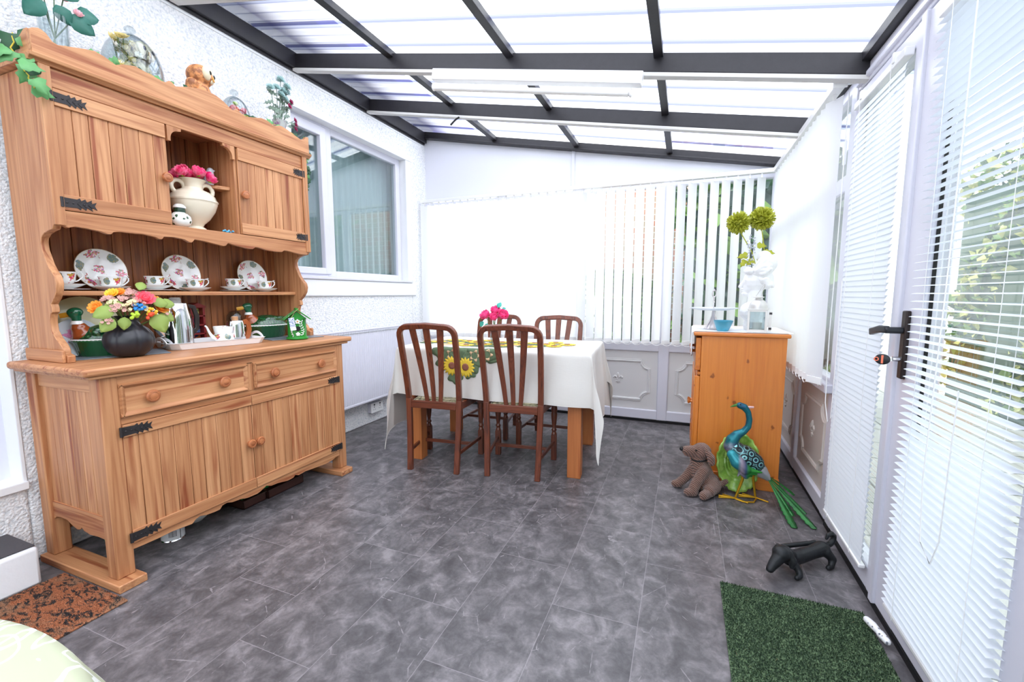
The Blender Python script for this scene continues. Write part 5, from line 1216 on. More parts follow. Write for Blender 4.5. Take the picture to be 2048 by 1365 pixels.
# ================================================================ DINING TABLE AND CHAIRS
TC = (-1.185, 2.865); TR = radians(4.6); TZt = .785; HA, HB = .645, .375
tb = thing('dining_table', 'rectangular dining table with square pine legs under the pale cloth', 'table', (TC[0], TC[1], 0), TR)
MB().box(-HA, HA, -HB, HB, TZt-.032, TZt-.004).build('tabletop', legwood, tb, bev=.004)
for sx in (-1, 1):
    for sy in (-1, 1):
        x0 = sx*(HA-.045-.045)+(.02 if sx < 0 else 0); y0 = sy*(HB-.06)
        MB().box(x0-.042, x0+.042, y0-.042, y0+.042, 0, TZt-.032).build('leg', legwood, tb, bev=.004)
mb = MB()
for sy in (-1, 1): mb.box(-HA+.12, HA-.12, sy*(HB-.04)-.012, sy*(HB-.04)+.012, TZt-.12, TZt-.032)
for sx in (-1, 1): mb.box(sx*(HA-.07)-.012, sx*(HA-.07)+.012, -HB+.09, HB-.09, TZt-.12, TZt-.032)
mb.build('apron', legwood, tb)
# cloth
m_cloth, nt, p = newmat('ivory_damask'); g = G(nt); v = g.obj(); p.inputs['Base Color'].default_value = (*lin(214, 210, 204), 1); p.inputs['Roughness'].default_value = .42; p.inputs['Sheen Weight'].default_value = .1
h = g.m('ADD', g.noise(g.map(v, (1, 1, .12)), 180, 2), g.noise(g.map(v, (.12, .12, 1)), 260, 2)); nt.links.new(g.bump(h, .15, .002), p.inputs['Normal'])
OL, OR_, OF, OB = .56, .50, .325, .31
def drape(X_, Y_, lift=0):
    """cloth point (flat coordinates from table centre) -> draped position"""
    a, b_ = HA+.006, HB+.006
    du = max(0, abs(X_)-a); dv = max(0, abs(Y_)-b_); sx = 1 if X_ > 0 else -1; sy = 1 if Y_ > 0 else -1
    x_ = max(-a, min(a, X_)); y_ = max(-b_, min(b_, Y_)); z_ = TZt+.001+lift
    r = sqrt(du*du+dv*dv)
    if r > 0:
        ph = atan2(dv, du)
        s2 = sin(2*ph); off = r*(.05+(.10 if sx < 0 else .17)*max(0, s2)**.9)
        rip = (.016*min(1, r/.2)+.0*r)*(sin(X_*13+1)*(1 if du == 0 else .2)+sin(Y_*15)*(1 if dv == 0 else .2))
        off = off+rip
        fold = .16*r*sin(4*ph)*min(1, r/.25)
        ox = off*cos(ph)-fold*sin(ph); oy = off*sin(ph)+fold*cos(ph)
        z_ -= sqrt(max(0, r*r-(off*.75)**2)) * (1 + .08*max(0, s2))
        e = min(1, r/.012); x_ += sx*(ox+lift*cos(ph)+.003*e); y_ += sy*(oy+lift*sin(ph)+.003*e)
    return Vector((x_, y_, z_))
xs = [-HA-OL+i*(2*HA+OL+OR_)/110 for i in range(111)]; ys = [-HB-OF+i*(2*HB+OF+OB)/72 for i in range(73)]
mb = MB(); mb.open = True
mb.add([drape(x_, y_) for y_ in ys for x_ in xs], [(j*111+i, j*111+i+1, (j+1)*111+i+1, (j+1)*111+i) for j in range(72) for i in range(110)])
tcl = thing('tablecloth', 'ivory damask tablecloth hanging in long points over the dining table', 'tablecloth', (TC[0], TC[1], 0), TR)
mb.build('cloth', m_cloth, tcl, solid=.0016, sub=1, sharp=180)
mb = MB(); edge = [drape(x_, ys[0]) for x_ in xs]+[drape(xs[-1], y_) for y_ in ys[1:]]+[drape(x_, ys[-1]) for x_ in xs[-2::-1]]+[drape(xs[0], y_) for y_ in ys[-2:0:-1]]
mb.tube(edge, .002, 5, closed=True); mb.build('hem', m_cloth, tcl)
# sunflower runner: cut-work of leaves and sunflowers laid over the cloth
m_rg = mat('runner_green', (98, 118, 88), .8, var=.25); m_sy = mat('sunflower_yellow', (238, 204, 64), .7, var=.15); m_sc = mat('sunflower_centre', (150, 96, 76), .8, bump=(300, .5, .002)); m_sp = mat('runner_peach', (226, 190, 150), .8)
rn = thing('table_runner', 'green cut-work table runner with yellow sunflowers hanging over the table front', 'table runner', (TC[0], TC[1], 0), TR)
q = random.Random(8)
def patch(cx, cy, r, k, amp, lift, name, m, rings=4, n=48, a0=0, par=None, inner=0):
    mb = MB(); mb.open = True; vs_ = []; fs_ = []
    for j in range(rings+1):
        for i in range(n):
            a = 2*pi*i/n; rr = (inner+(1-inner)*j/rings)*r*(1+amp*cos(k*a+a0)*(j/rings)); vs_.append(drape(cx+rr*cos(a), cy+rr*sin(a), lift))
    for j in range(rings):
        for i in range(n): fs_.append((j*n+i, j*n+(i+1) % n, (j+1)*n+(i+1) % n, (j+1)*n+i))
    mb.add(vs_, fs_); return mb.build(name, m, par or rn, solid=.0012, sharp=180)
def sunflower(cx, cy, r, lift=.005):
    f = patch(cx, cy, r, 16, .13, lift, 'sunflower', m_sy, 3, 96)
    patch(cx, cy, r*.40, 9, .03, lift+.0025, 'flower_centre', m_sc, 2, 36, par=f)
    return f
for i in range(60):
    t = q.uniform(-1, 1); cx = -.12+t*.46; cy = q.uniform(-.20, .16)*(1-.5*abs(t)**2)+.0
    patch(cx, cy-.03, q.uniform(.045, .065), q.choice((3, 5)), .16, .002+.0004*q.random(), 'leaf_patch', m_rg if q.random() < .88 else m_sp, 2, 30, q.uniform(0, 6))
for (cx, cy) in ((-.50, -.06), (-.43, .08), (-.34, -.10), (-.30, .05), (-.22, -.02), (-.16, .12), (-.12, -.12), (-.04, .04), (.02, -.14), (.08, .10), (.12, -.04), (.20, .05), (.22, -.15), (.30, .0), (.34, .12), (.37, -.09), (.44, .02), (-.22, -.2)):
    sunflower(cx, cy, q.uniform(.048, .058))
# the point hanging over the front edge
fy = -HB
for (cx, dy, r_) in ((-.30, .02, .075), (-.22, .04, .07), (-.14, .03, .075), (-.06, .035, .07), (.02, .02, .065), (-.27, .08, .06), (-.10, .10, .065), (-.17, .09, .05), (-.12, .15, .05), (-.22, .19, .05), (-.06, .07, .05), (.04, .05, .045), (-.30, .10, .05)):
    patch(cx, fy-dy, r_, q.choice((3, 5)), .15, .0030+.0005*q.random(), 'leaf_patch', m_rg, 3, 36, q.uniform(0, 6))
for (cx, dy, r_) in ((-.24, .125, .058), (-.145, .13, .060)): sunflower(cx, fy-dy, r_, .006)
for (cx, dy) in ((-.08, .05), (-.0, .04), (-.24, .05)): patch(cx, fy-dy, .030, 5, .35, .0055, 'outline_flower', m_sp, 1, 40, inner=.75)
# flower vase on the table
fv = thing('bud_vase', 'small clear glass vase on the sunflower runner', 'vase', (-1.235, 2.775, TZt+.009))
MB().lathe([(0, .012), (.020, .012), (.030, .05), (.022, .09), (.030, .13), (.028, .13), (.020, .09), (.0265, .05), (.024, .0), (0, 0)], 28).build('vase_body', clear, fv)
pe = thing('pink_peonies', 'bright pink artificial peonies with turquoise leaves on the dining table', 'flowers', (-1.235, 2.775, TZt+.022))
m_pp = mat('peony_pink', (240, 70, 135), .6, var=.25); m_tq = mat('turquoise_leaf', (70, 176, 160), .55)
for (dx, dy, dz, r_) in ((-.050, -.02, .175, .048), (.012, .0, .205, .046), (.070, -.02, .178, .050), (.02, -.045, .165, .038), (-.02, .03, .17, .04)):
    mb = MB(); mb.open = True; mb.rose((dx, dy, dz), (dx*1.2, dy-.06, .10), r_, 4, 6, .95); mb.build('peony_head', m_pp, pe, solid=.0006)
    MB().tube([(0, 0, 0), (dx*.2, dy*.2, .09), (dx, dy, dz-.01)], .0022, 6).build('stem', fc['stem'], pe)
for (dx, dy, dz, a, l) in ((.035, -.01, .235, .25, .045), (.06, .0, .225, 1.1, .028), (-.065, -.03, .14, -2.4, .045), (-.03, -.04, .13, -2.8, .04)):
    d = Vector((sin(a), -.1, cos(a))); z3 = Vector((0, -1, .3)).normalized(); y3 = (d-z3*d.dot(z3)).normalized(); x3 = y3.cross(z3); M = Matrix((x3, y3, z3)).transposed().to_4x4(); M.translation = (dx, dy, dz)
    mb = MB(); mb.open = True; mb.leaf(M, l, l*.9); mb.build('leaf', m_tq, pe, solid=.0006)
# chairs: local frame, feet of back legs on y=0, front towards +Y
m_seat, nt, p = newmat('olive_scroll_fabric'); g = G(nt); v = g.obj(); wv = g.n('ShaderNodeTexWave', wave_type='RINGS'); g.put(wv.inputs['Vector'], g.noise(v, 5, 2, out='Color')); wv.inputs['Scale'].default_value = 9; wv.inputs['Distortion'].default_value = 3
nt.links.new(g.mix(g.ramp(wv.outputs['Fac'], [(.35, 0), (.6, 1)]), lin(104, 100, 78), lin(160, 152, 124)), p.inputs['Base Color']); p.inputs['Roughness'].default_value = .9
def ymid(z_): # side profile of back posts
    return 0+.030*sin(pi*min(1, z_/.46)*.5) if z_ < .46 else .030-.105*((z_-.46)/.50)**1.35
def make_chair(label):
    t = thing('dining_chair', label, 'chair', (0, 0, 0), 0, 'dark oak slat-back dining chairs')
    sec = [(-.017, -.014), (.017, -.014), (.017, .014), (-.017, .014)]
    def px(z_): return .160+.022*min(1, z_/.80)
    for s_ in (-1, 1):
        zz = [0, .1, .2, .3, .4, .47]
        MB().sweep([(s_*px(z_), ymid(z_), z_) for z_ in zz], sec, up=(0, 1, 0)).build('leg', oakZ, t, bev=.003)
    path = [(-px(z_), ymid(z_), z_) for z_ in (.468, .55, .65, .75, .84, .885)]
    r = .055
    for k_ in range(1, 6): a = pi/2*k_/5; z_ = .885+r*sin(a); path.append((-px(.885)+r*(1-cos(a)), ymid(z_), z_))
    path.append((0, ymid(.945)-.006, .948)); path += [(-x_, y_, z_) for x_, y_, z_ in path[-2::-1]]
    sc = [(1, 1)]*6+[(1, 1.0)]*5+[(1, 1.05)]+[(1, 1.0)]*5+[(1, 1)]*6
    MB().sweep(path, [(-.0145, -.0175), (.0145, -.0175), (.0145, .0175), (-.0145, .0175)] if False else sec, up=(0, 1, 0), scales=sc).build('back_frame', oakZ, t, bev=.004)
    for k_, s_ in enumerate((-1, 0, 1)):
        vs_ = []; zs = [.455+i*(.935-.455)/10 for i in range(11)]
        mb = MB()
        for z_ in zs:
            u = (z_-.455)/.48; cx = s_*(.046+.046*u); w_ = .0135+.0085*u; y_ = ymid(z_)+.002
            vs_ += [(cx-w_, y_-.005, z_), (cx+w_, y_-.005, z_), (cx+w_, y_+.005, z_), (cx-w_, y_+.005, z_)]
        fs_ = [(0, 3, 2, 1), (40, 41, 42, 43)]
        for i in range(10): fs_ += [(i*4+j, i*4+(j+1) % 4, (i+1)*4+(j+1) % 4, (i+1)*4+j) for j in range(4)]
        mb.add(vs_, fs_); mb.build('back_slat', oakZ, t, bev=.002)
    # seat rails
    zr0, zr1 = .405, .455; yb = .030; yf = .385
    def rail(n_, pts, m):
        MB().sweep(pts, [(-.011, -.024), (.011, -.024), (.011, .024), (-.011, .024)], up=(0, 0, 1)).build(n_, m, t, bev=.003)
    zc = .432
    def hrail(n_, pts, m, th=.022, hh=.048):
        mb = MB(); P = [Vector((p_[0], p_[1], 0)) for p_ in pts]; vs_ = []
        for i, p_ in enumerate(P):
            d = (P[min(i+1, len(P)-1)]-P[max(i-1, 0)]).normalized(); nrm = Vector((-d.y, d.x, 0))*th/2
            vs_ += [(p_.x-nrm.x, p_.y-nrm.y, zc-hh/2), (p_.x+nrm.x, p_.y+nrm.y, zc-hh/2), (p_.x+nrm.x, p_.y+nrm.y, zc+hh/2), (p_.x-nrm.x, p_.y-nrm.y, zc+hh/2)]
        k2 = len(P); fs_ = [(0, 1, 2, 3), tuple((k2-1)*4+j for j in (3, 2, 1, 0))]
        for i in range(k2-1): fs_ += [(i*4+j, i*4+(j+1) % 4, (i+1)*4+(j+1) % 4, (i+1)*4+j) for j in range(4)]
        mb.add(vs_, fs_); mb.build(n_, m, t, bev=.003)
    hrail('seat_rail', [(-.155, yb-.002), (-.08, yb+.0), (0, yb+.004), (.08, yb), (.155, yb-.002)], oakX)
    hrail('seat_rail', [(-.205, yf), (-.1, yf+.010), (0, yf+.014), (.1, yf+.010), (.205, yf)], oakX)
    hrail('seat_rail', [(-.172, yb+.012), (-.207, yf-.012)], oakY); hrail('seat_rail', [(.172, yb+.012), (.207, yf-.012)], oakY)
    mb = MB(); pl = [(-.150, yb+.014), (.150, yb+.014), (.192, yf-.008), (-.192, yf-.008)]
    mb.prism(pl, 'z', .440, .458); mb.prism([(x_*.93, .21+(y_-.21)*.92) for x_, y_ in pl], 'z', .458, .466)
    mb.build('seat_cushion', m_seat, t, bev=.007, seg=3)
    for s_ in (-1, 1):
        mb = MB(); M = T(s_*.200, yf-.006, 0)
        mb.box(-.019, .019, -.019, .019, .375, .452, M)
        mb.lathe([(0, .376), (.019, .376), (.021, .36), (.021, .345), (.0175, .335), (.021, .325), (.0205, .30), (.016, .255), (.0125, .235), (.012, .222), (.018, .214), (.018, .207), (.012, .200), (.016, .190), (.0185, .182), (.0185, .176), (0, .176)], 20, M)
        mb.box(-.018, .018, -.018, .018, 0, .177, M); mb.build('leg', oakZ, t, bev=.0025)
        MB().sweep([(s_*.163, .012, .125), (s_*.199, yf-.02, .125)], [(-.007, -.011), (.007, -.011), (.007, .011), (-.007, .011)], up=(0, 0, 1)).build('stretcher', oakY, t, bev=.002)
    MB().box(-.186, .186, .225, .238, .113, .135).build('stretcher', oakX, t, bev=.002)
    return t
c0 = make_chair('left of the two dining chairs with their backs to the camera')
c0.location = (-1.468, 2.325, 0); c0.rotation_euler = (0, 0, radians(7.5))
dup(c0, (-.958, 2.415, 0), radians(7), 'right one of the two dining chairs with backs to the camera, nearest the table corner')
dup(c0, (-1.500, 3.44, 0), radians(180+4), 'far side dining chair mostly hidden behind the pink peonies')
dup(c0, (-.955, 3.39, 0), radians(180+3), 'far side dining chair at the right, in front of the window blind')
# ================================================================ RIGHT SIDE
CX0, CX1, CY0, CY1, CZ = .098, .535, 2.80, 3.42, .915
cb = wthing('pine_cabinet', 'orange varnished pine cabinet standing side-on by the vertical blinds', 'cabinet', (.32, 3.1, 0))
mb = MB(); n = 5; w_ = (CX1-CX0)/n
mb.box(CX0, CX1, CY0, CY0+.018, .05, CZ-.022); mb.build('side_panel', oraZ, cb, bev=.002)
MB().box(CX0, CX1, CY1-.018, CY1, .05, CZ-.022).build('side_panel', oraZ, cb, bev=.002)
MB().box(CX0-.0, CX1-.0, CY0+.018, CY1-.018, .06, CZ-.03).build('carcass', oraZ, cb)
MB().box(CX0-.045, CX1+.015, CY0-.018, CY1+.018, CZ-.022, CZ).build('top_board', oraX, cb, bev=.007, seg=3)
mb = MB(); pl = [(CX0-.012, 0), (CX0+.10, 0), (CX0+.13, .012), (CX0+.16, .03), (CX1-.16, .03), (CX1-.13, .012), (CX1-.10, 0), (CX1+.004, 0), (CX1+.004, .078), (CX0-.012, .078)]
mb.prism(pl, 'y', CY0-.008, CY0+.010); mb.box(CX0-.012, CX0+.008, CY0+.010, CY1, .0, .078); mb.box(CX1-.01, CX1+.004, CY0+.01, CY1, 0, .078); mb.build('plinth', oraX, cb, bev=.003)
MB().box(CX0-.016, CX0, CY0+.0, CY1, .66, .675).build('front_rail', oraY, cb, bev=.001)
ym_ = (CY0+CY1)/2
for ya, yb in ((CY0+.004, ym_-.002), (ym_+.002, CY1-.004)):
    d = MB().box(CX0-.030, CX0-.001, ya, yb, .685, .880).build('drawer', oraY, cb, bev=.005)
    MB().lathe([(0, 0), (.010, 0), (.008, .010), (.015, .018), (.016, .024), (.010, .029), (0, .030)], 20, T(CX0-.030, (ya+yb)/2, .785) @ RY(-pi/2)).build('knob', oraY, d)
    d = MB().box(CX0-.022, CX0-.001, ya, yb, .085, .650).build('door', oraZ, cb, bev=.004)
    mb = MB(); mb.box(CX0-.032, CX0-.021, ya, ya+.055, .085, .650); mb.box(CX0-.032, CX0-.021, yb-.055, yb, .085, .650)
    mb.build('door_stile', oraZ, d, bev=.003)
    mb = MB(); mb.box(CX0-.031, CX0-.0215, ya+.05, yb-.05, .585, .650); mb.box(CX0-.031, CX0-.0215, ya+.05, yb-.05, .085, .150); mb.build('door_rail', oraY, d, bev=.003)
    MB().lathe([(0, 0), (.010, 0), (.008, .010), (.015, .018), (.016, .024), (.010, .029), (0, .030)], 20, T(CX0-.032, (ya+.03 if ya > ym_ else yb-.03), .43) @ RY(-pi/2)).build('knob', oraY, d)
# lace runner
m_lace, nt, p = newmat('white_lace'); g = G(nt); v = g.obj(); out = [n_ for n_ in nt.nodes if n_.type == 'OUTPUT_MATERIAL'][0]
p.inputs['Base Color'].default_value = (*lin(244, 244, 246), 1); p.inputs['Roughness'].default_value = .9
nt.links.new(g.m('GREATER_THAN', g.vor(v, 110), .22), p.inputs['Alpha'])
lc = wthing('lace_runner', 'white lace cloth laid over the pine cabinet with one end hanging in front', 'cloth', (.32, 3.1, CZ))
mb = MB(); mb.open = True
def lf(u, v):
    s_ = u*.66; y_ = CY0+.02+v*(CY1-CY0-.08)
    if s_ < .14:
        hang = .14-s_; return (CX0-.052-.004*sin(v*40)*hang/.14, y_, CZ+.002-hang*(1+.10*abs(sin(v*pi*7))))
    return (CX0-.05+(s_-.14), y_, CZ+.0025)
mb.grid(lf, 40, 60); mb.build('lace', m_lace, lc, solid=.001, sharp=180)
# cake stand
ck = thing('cake_stand', 'glass plate cake stand with an ornate silver handle on the cabinet', 'cake stand', (.165, 3.02, CZ+.004))
m_silver = mat('silver', (212, 206, 206), .18, .95)
MB().lathe([(0, 0), (.048, 0), (.050, .005), (.044, .014), (.026, .05), (.012, .085), (.008, .12), (0, .12)], 28, fn=lambda a, z: 1+.05*cos(12*a)*(z < .06)).build('foot', m_silver, ck)
MB().lathe([(0, .120), (.08, .120), (.134, .130), (.136, .134), (.08, .126), (0, .126)], 40).build('plate', thin('frosted_plate', (240, 242, 244), .5, transp=.25), ck, solid=.003)
mb = MB(); mb.tube([(0, 0, .12), (0, 0, .16), (0, 0, .20)], [.004, .003, .005], 10); mb.tube([(.011*sin(a), 0, .222-.020*cos(a)) for a in [2*pi*k_/14 for k_ in range(14)]], .0032, 8, closed=True); mb.ell((0, 0, .246), (.004, .004, .006)); mb.ell((0, 0, .17), .006); mb.build('handle', m_silver, ck)
# teal bowl
tl_ = thing('teal_bowl', 'small turquoise glazed bowl with wavy rim on the pine cabinet', 'bowl', (.212, 2.885, CZ+.004))
MB().lathe([(0, .0), (.030, .0), (.034, .004), (.044, .03), (.056, .062), (.053, .063), (.040, .03), (.028, .009), (0, .008)], 48, fn=lambda a, z: 1+.035*cos(5*a)*(z > .02)).build('bowl_body', mat('teal_glaze', (64, 158, 186), .15, coat=.7, var=.2), tl_)
# lantern
ln = thing('lantern', 'silver and white glass lantern with rounded roof in front of the bust', 'lantern', (.392, 2.885, CZ+.004), radians(-8))
m_lt = mat('brushed_silver_paint', (214, 212, 208), .35, .4)
mb = MB(); hw = .044
for sx in (-1, 1):
    for sy in (-1, 1): mb.box(sx*hw-.006, sx*hw+.006, sy*hw-.006, sy*hw+.006, .006, .128)
for z0, z1 in ((.006, .016), (.118, .130)):
    for s_ in (-1, 1): mb.box(-hw, hw, s_*hw-.005, s_*hw+.005, z0, z1); mb.box(s_*hw-.005, s_*hw+.005, -hw, hw, z0, z1)
mb.box(-.052, .052, -.052, .052, 0, .007); mb.box(-.052, .052, -.052, .052, .129, .134); mb.build('lantern_frame', m_lt, ln, bev=.001)
mb = MB()
for a in range(4): mb.box(-hw+.006, hw-.006, -hw-.001, -hw+.001, .016, .118, RZ(a*pi/2))
mb.build('lantern_glass', clear, ln)
mb = MB(); mb.lathe([(.050, .134), (.048, .15), (.042, .168), (.030, .182), (.016, .190), (.016, .196), (.030, .200), (.028, .204), (0, .208)], 24); mb.build('lantern_roof', m_lt, ln)
mb = MB(); mb.tube([(-.018, 0, .200), (.002, -.004, .235), (.020, -.008, .272), (.027, -.008, .276), (.028, -.006, .268), (.018, 0, .235), (.012, .0, .200)], .0022, 6); mb.build('carry_handle', m_lt, ln)
MB().cyl(.024, .008, .055, 20).build('candle', mat('wax', (236, 232, 222), .5), ln)
mb = MB(); mb.box(.056, .070, -.05, -.03, .01, .125); mb.build('open_door', m_lt, ln, bev=.001)
mb = MB(); mb.box(.058, .072, -.0515, -.0495, .104, .116); mb.build('hinge', iron, ln)
mb = MB(); mb.box(.058, .072, -.0515, -.0495, .018, .030); mb.build('hinge', iron, ln)
# bust planter
bu = thing('bust_planter', 'white classical bust planter of a woman in profile on the pine cabinet', 'bust', (.400, 3.07, CZ+.004), radians(180-6)); bu.scale = (1.13, 1.13, 1.12)
# face looks along +X of the local frame (towards the left of the room)
mb = MB()
mb.cap((0, 0, .02), .055, (0, 0, .05), .050); mb.ell((0, 0, .105), (.062, .098, .055)); mb.ell((.03, 0, .10), (.045, .075, .05))
mb.cap((0, 0, .12), .040, (.004, 0, .215), .036)
mb.ell((.004, 0, .268), (.062, .052, .068)); mb.ell((.030, 0, .235), (.034, .034, .038))          # skull, jaw
mb.cap((.058, 0, .205), .010, (.050, 0, .214), .016); mb.cap((.060, 0, .270), .008, (.078, 0, .238), .0095); mb.ell((.050, 0, .198), (.020, .018, .013)); mb.ell((.066, 0, .2235), (.009, .013, .005)); mb.ell((.064, 0, .2125), (.008, .011, .0045))
for s_ in (-1, 1):
    mb.ell((.050, s_*.020, .262), (.010, .010, .007)); mb.cap((.056, s_*.008, .273), .005, (.050, s_*.030, .273), .005)
bo = mb.build('head_and_shoulders', whitem, bu, remesh=.003, smoothit=2)
h = MB()
h.ell((-.014, 0, .304), (.052, .054, .040)); h.ell((-.048, 0, .270), (.034, .040, .050)); h.chain([(-.03, 0, .33), (-.045, 0, .36), (-.03, 0, .395)], [.046, .050, .036])
q = random.Random(6)
for s_ in (-1, 1):
    for k_ in range(6):      # strands sweeping back over the ear, up into the gathered bun
        P_ = []
        for j in range(9):
            t = j/8; P_.append((.040-.012*k_-(.095-.008*k_)*t, s_*(.020+.036*sin(pi*min(1, t*1.1)*.75)), .318-.012*k_+.035*t**1.5*(1 if k_ < 3 else -.6)+.006*sin(t*12+k_*2)))
        h.chain(P_, [.008]+[.0105]*7+[.009], 8)
    for k_ in range(5):      # locks of the bun
        a0 = .3+k_*.55; P_ = [(-.032+(.046-.012*t)*cos(a0+1.2*t), s_*(.046-.012*t)*sin(a0+1.2*t), .335+.065*t) for t in (0, .2, .4, .6, .8, 1)]
        h.chain(P_, [.010, .012, .012, .011, .010, .008], 8)
for (x_, y_, z_, r_) in ((.046, .024, .316, .015), (.052, .002, .320, .014), (.046, -.022, .316, .015), (.034, -.040, .318, .016), (.034, .040, .318, .016), (.040, -.014, .332, .016), (.040, .016, .332, .016)): h.ell((x_, y_, z_), (r_, r_*1.1, r_*.9))
h.build('hair', whitem, bo, remesh=.003, smoothit=2)
pf = thing('pompom_flowers', 'two olive green pompom chrysanthemums rising from the white bust', 'flowers', (.402, 3.07, CZ+.36))
m_ol, nt, p = newmat('olive_petal'); g = G(nt); nt.links.new(g.mix(g.noise(g.obj(), 40, 2), lin(150, 156, 24), lin(196, 198, 62)), p.inputs['Base Color']); p.inputs['Roughness'].default_value = .6
def pompom(c, r, n_):
    mb = MB(); mb.open = True; ga = pi*(3-sqrt(5))
    for i in range(n_):
        z_ = 1-2*(i+.5)/n_; rr = sqrt(1-z_*z_); a = ga*i; d = Vector((rr*cos(a), rr*sin(a), z_))
        M = frame(Vector(c)+d*r*.42, d) @ RZ(R.uniform(0, 6.28)) @ RX(radians(62)); mb.petal(M, r*.62*R.uniform(.9, 1.1), r*.34, .5, 2)
    mb.ell(c, r*.62, 12); return mb.build('pompom_head', m_ol, pf, solid=.0006)
pompom((-.118, .0, .300), .068, 170); pompom((.012, .03, .322), .072, 180)
for a, b_ in (((.0, 0, 0), (-.112, 0, .255)), ((.01, 0, 0), (.012, .03, .27))): MB().tube([a, ((a[0]+b_[0])/2+.02, 0, .12), b_], .003, 6).build('stem', m_ol, pf)
mb = MB(); q = random.Random(2)
for i in range(60): mb.ell((-.045+q.uniform(-.022, .022), -.01+q.uniform(-.02, .02), .03+.19*q.random()), .0055, 6)
mb.build('crystal_spray', clear if False else mat('crystal', (226, 230, 240), .08, trans=.5), pf)
for (dx, dz, a, l) in ((-.06, .10, -1.7, .06), (-.03, .07, -2.3, .05), (.0, .06, .9, .06), (.03, .11, 1.5, .06), (-.01, .155, 1.5, .055), (-.07, .07, -2.6, .05)):
    d = Vector((sin(a), -.1, cos(a))); z3 = Vector((0, -1, .35)).normalized(); y3 = (d-z3*d.dot(z3)).normalized(); x3 = y3.cross(z3); M = Matrix((x3, y3, z3)).transposed().to_4x4(); M.translation = (dx, -.01, dz)
    mb = MB(); mb.open = True; mb.leaf(M, l, l*.8, 1); mb.build('leaf', m_ol, pf, solid=.0006)
# --- plush dog
def cord(name, c1, c2, sc=170):
    m, nt, p = newmat(name); g = G(nt); v = g.obj(); wv = g.n('ShaderNodeTexWave', bands_direction='DIAGONAL'); g.put(wv.inputs['Vector'], v); wv.inputs['Scale'].default_value = sc/10; wv.inputs['Distortion'].default_value = 1.2; wv.inputs['Detail'].default_value = 1
    nt.links.new(g.mix(wv.outputs['Fac'], lin(*c1), lin(*c2)), p.inputs['Base Color']); p.inputs['Roughness'].default_value = .95; nt.links.new(g.bump(wv.outputs['Fac'], .9, .006), p.inputs['Normal']); p.inputs['Sheen Weight'].default_value = .3; return m
m_cord = cord('brown_corduroy', (96, 66, 54), (146, 108, 92), 420)
pd = thing('plush_dog', 'sitting brown corduroy plush dog in front of the pine cabinet', 'soft toy', (.125, 2.665, 0), radians(6))
mb = MB()
mb.chain([(.015, .0, .065), (.0, 0, .12), (-.018, 0, .17)], [.066, .058, .046])
mb.ell((-.005, 0, .238), (.052, .048, .048)); mb.cap((-.035, -.004, .236), .034, (-.088, -.006, .236), .026); mb.cap((-.04, -.004, .222), .028, (-.085, -.006, .220), .020)
mb.chain([(-.035, .01, .145), (-.085, .01, .065), (-.120, .008, .028)], [.028, .026, .026]); mb.cap((-.12, .008, .024), .024, (-.142, .006, .024), .021)
mb.chain([(.005, -.045, .14), (-.040, -.075, .065), (-.055, -.09, .030)], [.030, .029, .028]); mb.cap((-.05, -.09, .026), .026, (-.082, -.10, .026), .023)
mb.cap((.055, -.035, .05), .048, (.035, -.075, .038), .036); mb.cap((.03, -.085, .026), .025, (-.002, -.125, .026), .026)
mb.cap((.06, .04, .05), .045, (.01, .06, .03), .03); mb.chain([(.07, .0, .045), (.11, .015, .045), (.135, .02, .062)], [.022, .018, .014])
b = mb.build('body', m_cord, pd, remesh=.0045, smoothit=3)
for s_ in (-1, 1):
    e_ = MB(); e_.chain([(.012, s_*.046, .262), (.036, s_*.060, .225), (.040, s_*.060, .195)], [.012, .021, .019]); e_.build('ear', m_cord, b, remesh=.004)
MB().ell((-.114, -.006, .243), (.012, .016, .012)).build('nose', dark, b)
o = MB()
for s_ in (-1,): o.ell((-.040, s_*.040, .252), .0055, 10)
o.build('eye', dark, b); MB().ell((-.040, .034, .252), .0055, 10).build('eye', dark, b)
MB().lathe([(.046, -.005), (.048, 0), (.046, .005), (.044, 0), (.046, -.005)], 28, T(-.014, 0, .192) @ RY(radians(-8))).build('collar', mat('black_ribbon', (26, 24, 26), .6), b)
# --- green leaf dish
gl2 = thing('leaf_dish', 'oval green cabbage-leaf dish leaning against the cabinet behind the metal bird', 'dish', (.318, 2.715, 0), radians(4))
m_lg, nt, p = newmat('cabbage_green'); g = G(nt); v = g.obj(); nt.links.new(g.mix(g.ramp(g.noise(v, 30, 3), [(.4, 0), (.62, 1)]), lin(120, 164, 62), lin(158, 196, 92)), p.inputs['Base Color']); p.inputs['Roughness'].default_value = .3; p.inputs['Coat Weight'].default_value = .3
mb = MB(); mb.open = True; vs_ = []; fs_ = []; nr, na = 14, 120
for j in range(nr+1):
    t = j/nr
    for i in range(na):
        a = 2*pi*i/na; sc_ = 1+.05*abs(sin(9*a))*t**3+.012*sin(31*a)*t**4
        x_ = .110*t*sc_*cos(a); z_ = .165*t*sc_*sin(a); yv = -.045*t**2+.006*sin(9*a)*t**2*(1 if j % 2 else .8)+.004*sin(40*t)
        vs_.append((x_, yv, z_))
for j in range(nr):
    for i in range(na): fs_.append((j*na+i, j*na+(i+1) % na, (j+1)*na+(i+1) % na, (j+1)*na+i))
mb.add(vs_, fs_, T(0, .052, .168) @ RX(radians(-10))); mb.build('dish_body', m_lg, gl2, solid=.005)
mb = MB(); mb.tube([Vector((0, -.004, z_)) for z_ in (-.14, -.05, .05, .13)], [.004, .003, .003, .0015], 6)
for z_ in (-.09, -.04, .01, .06):
    for s_ in (-1, 1): mb.tube([(0, -.004, z_), (s_*.04, -.014, z_+.035), (s_*.075, -.030, z_+.06)], [.0025, .002, .0012], 6)
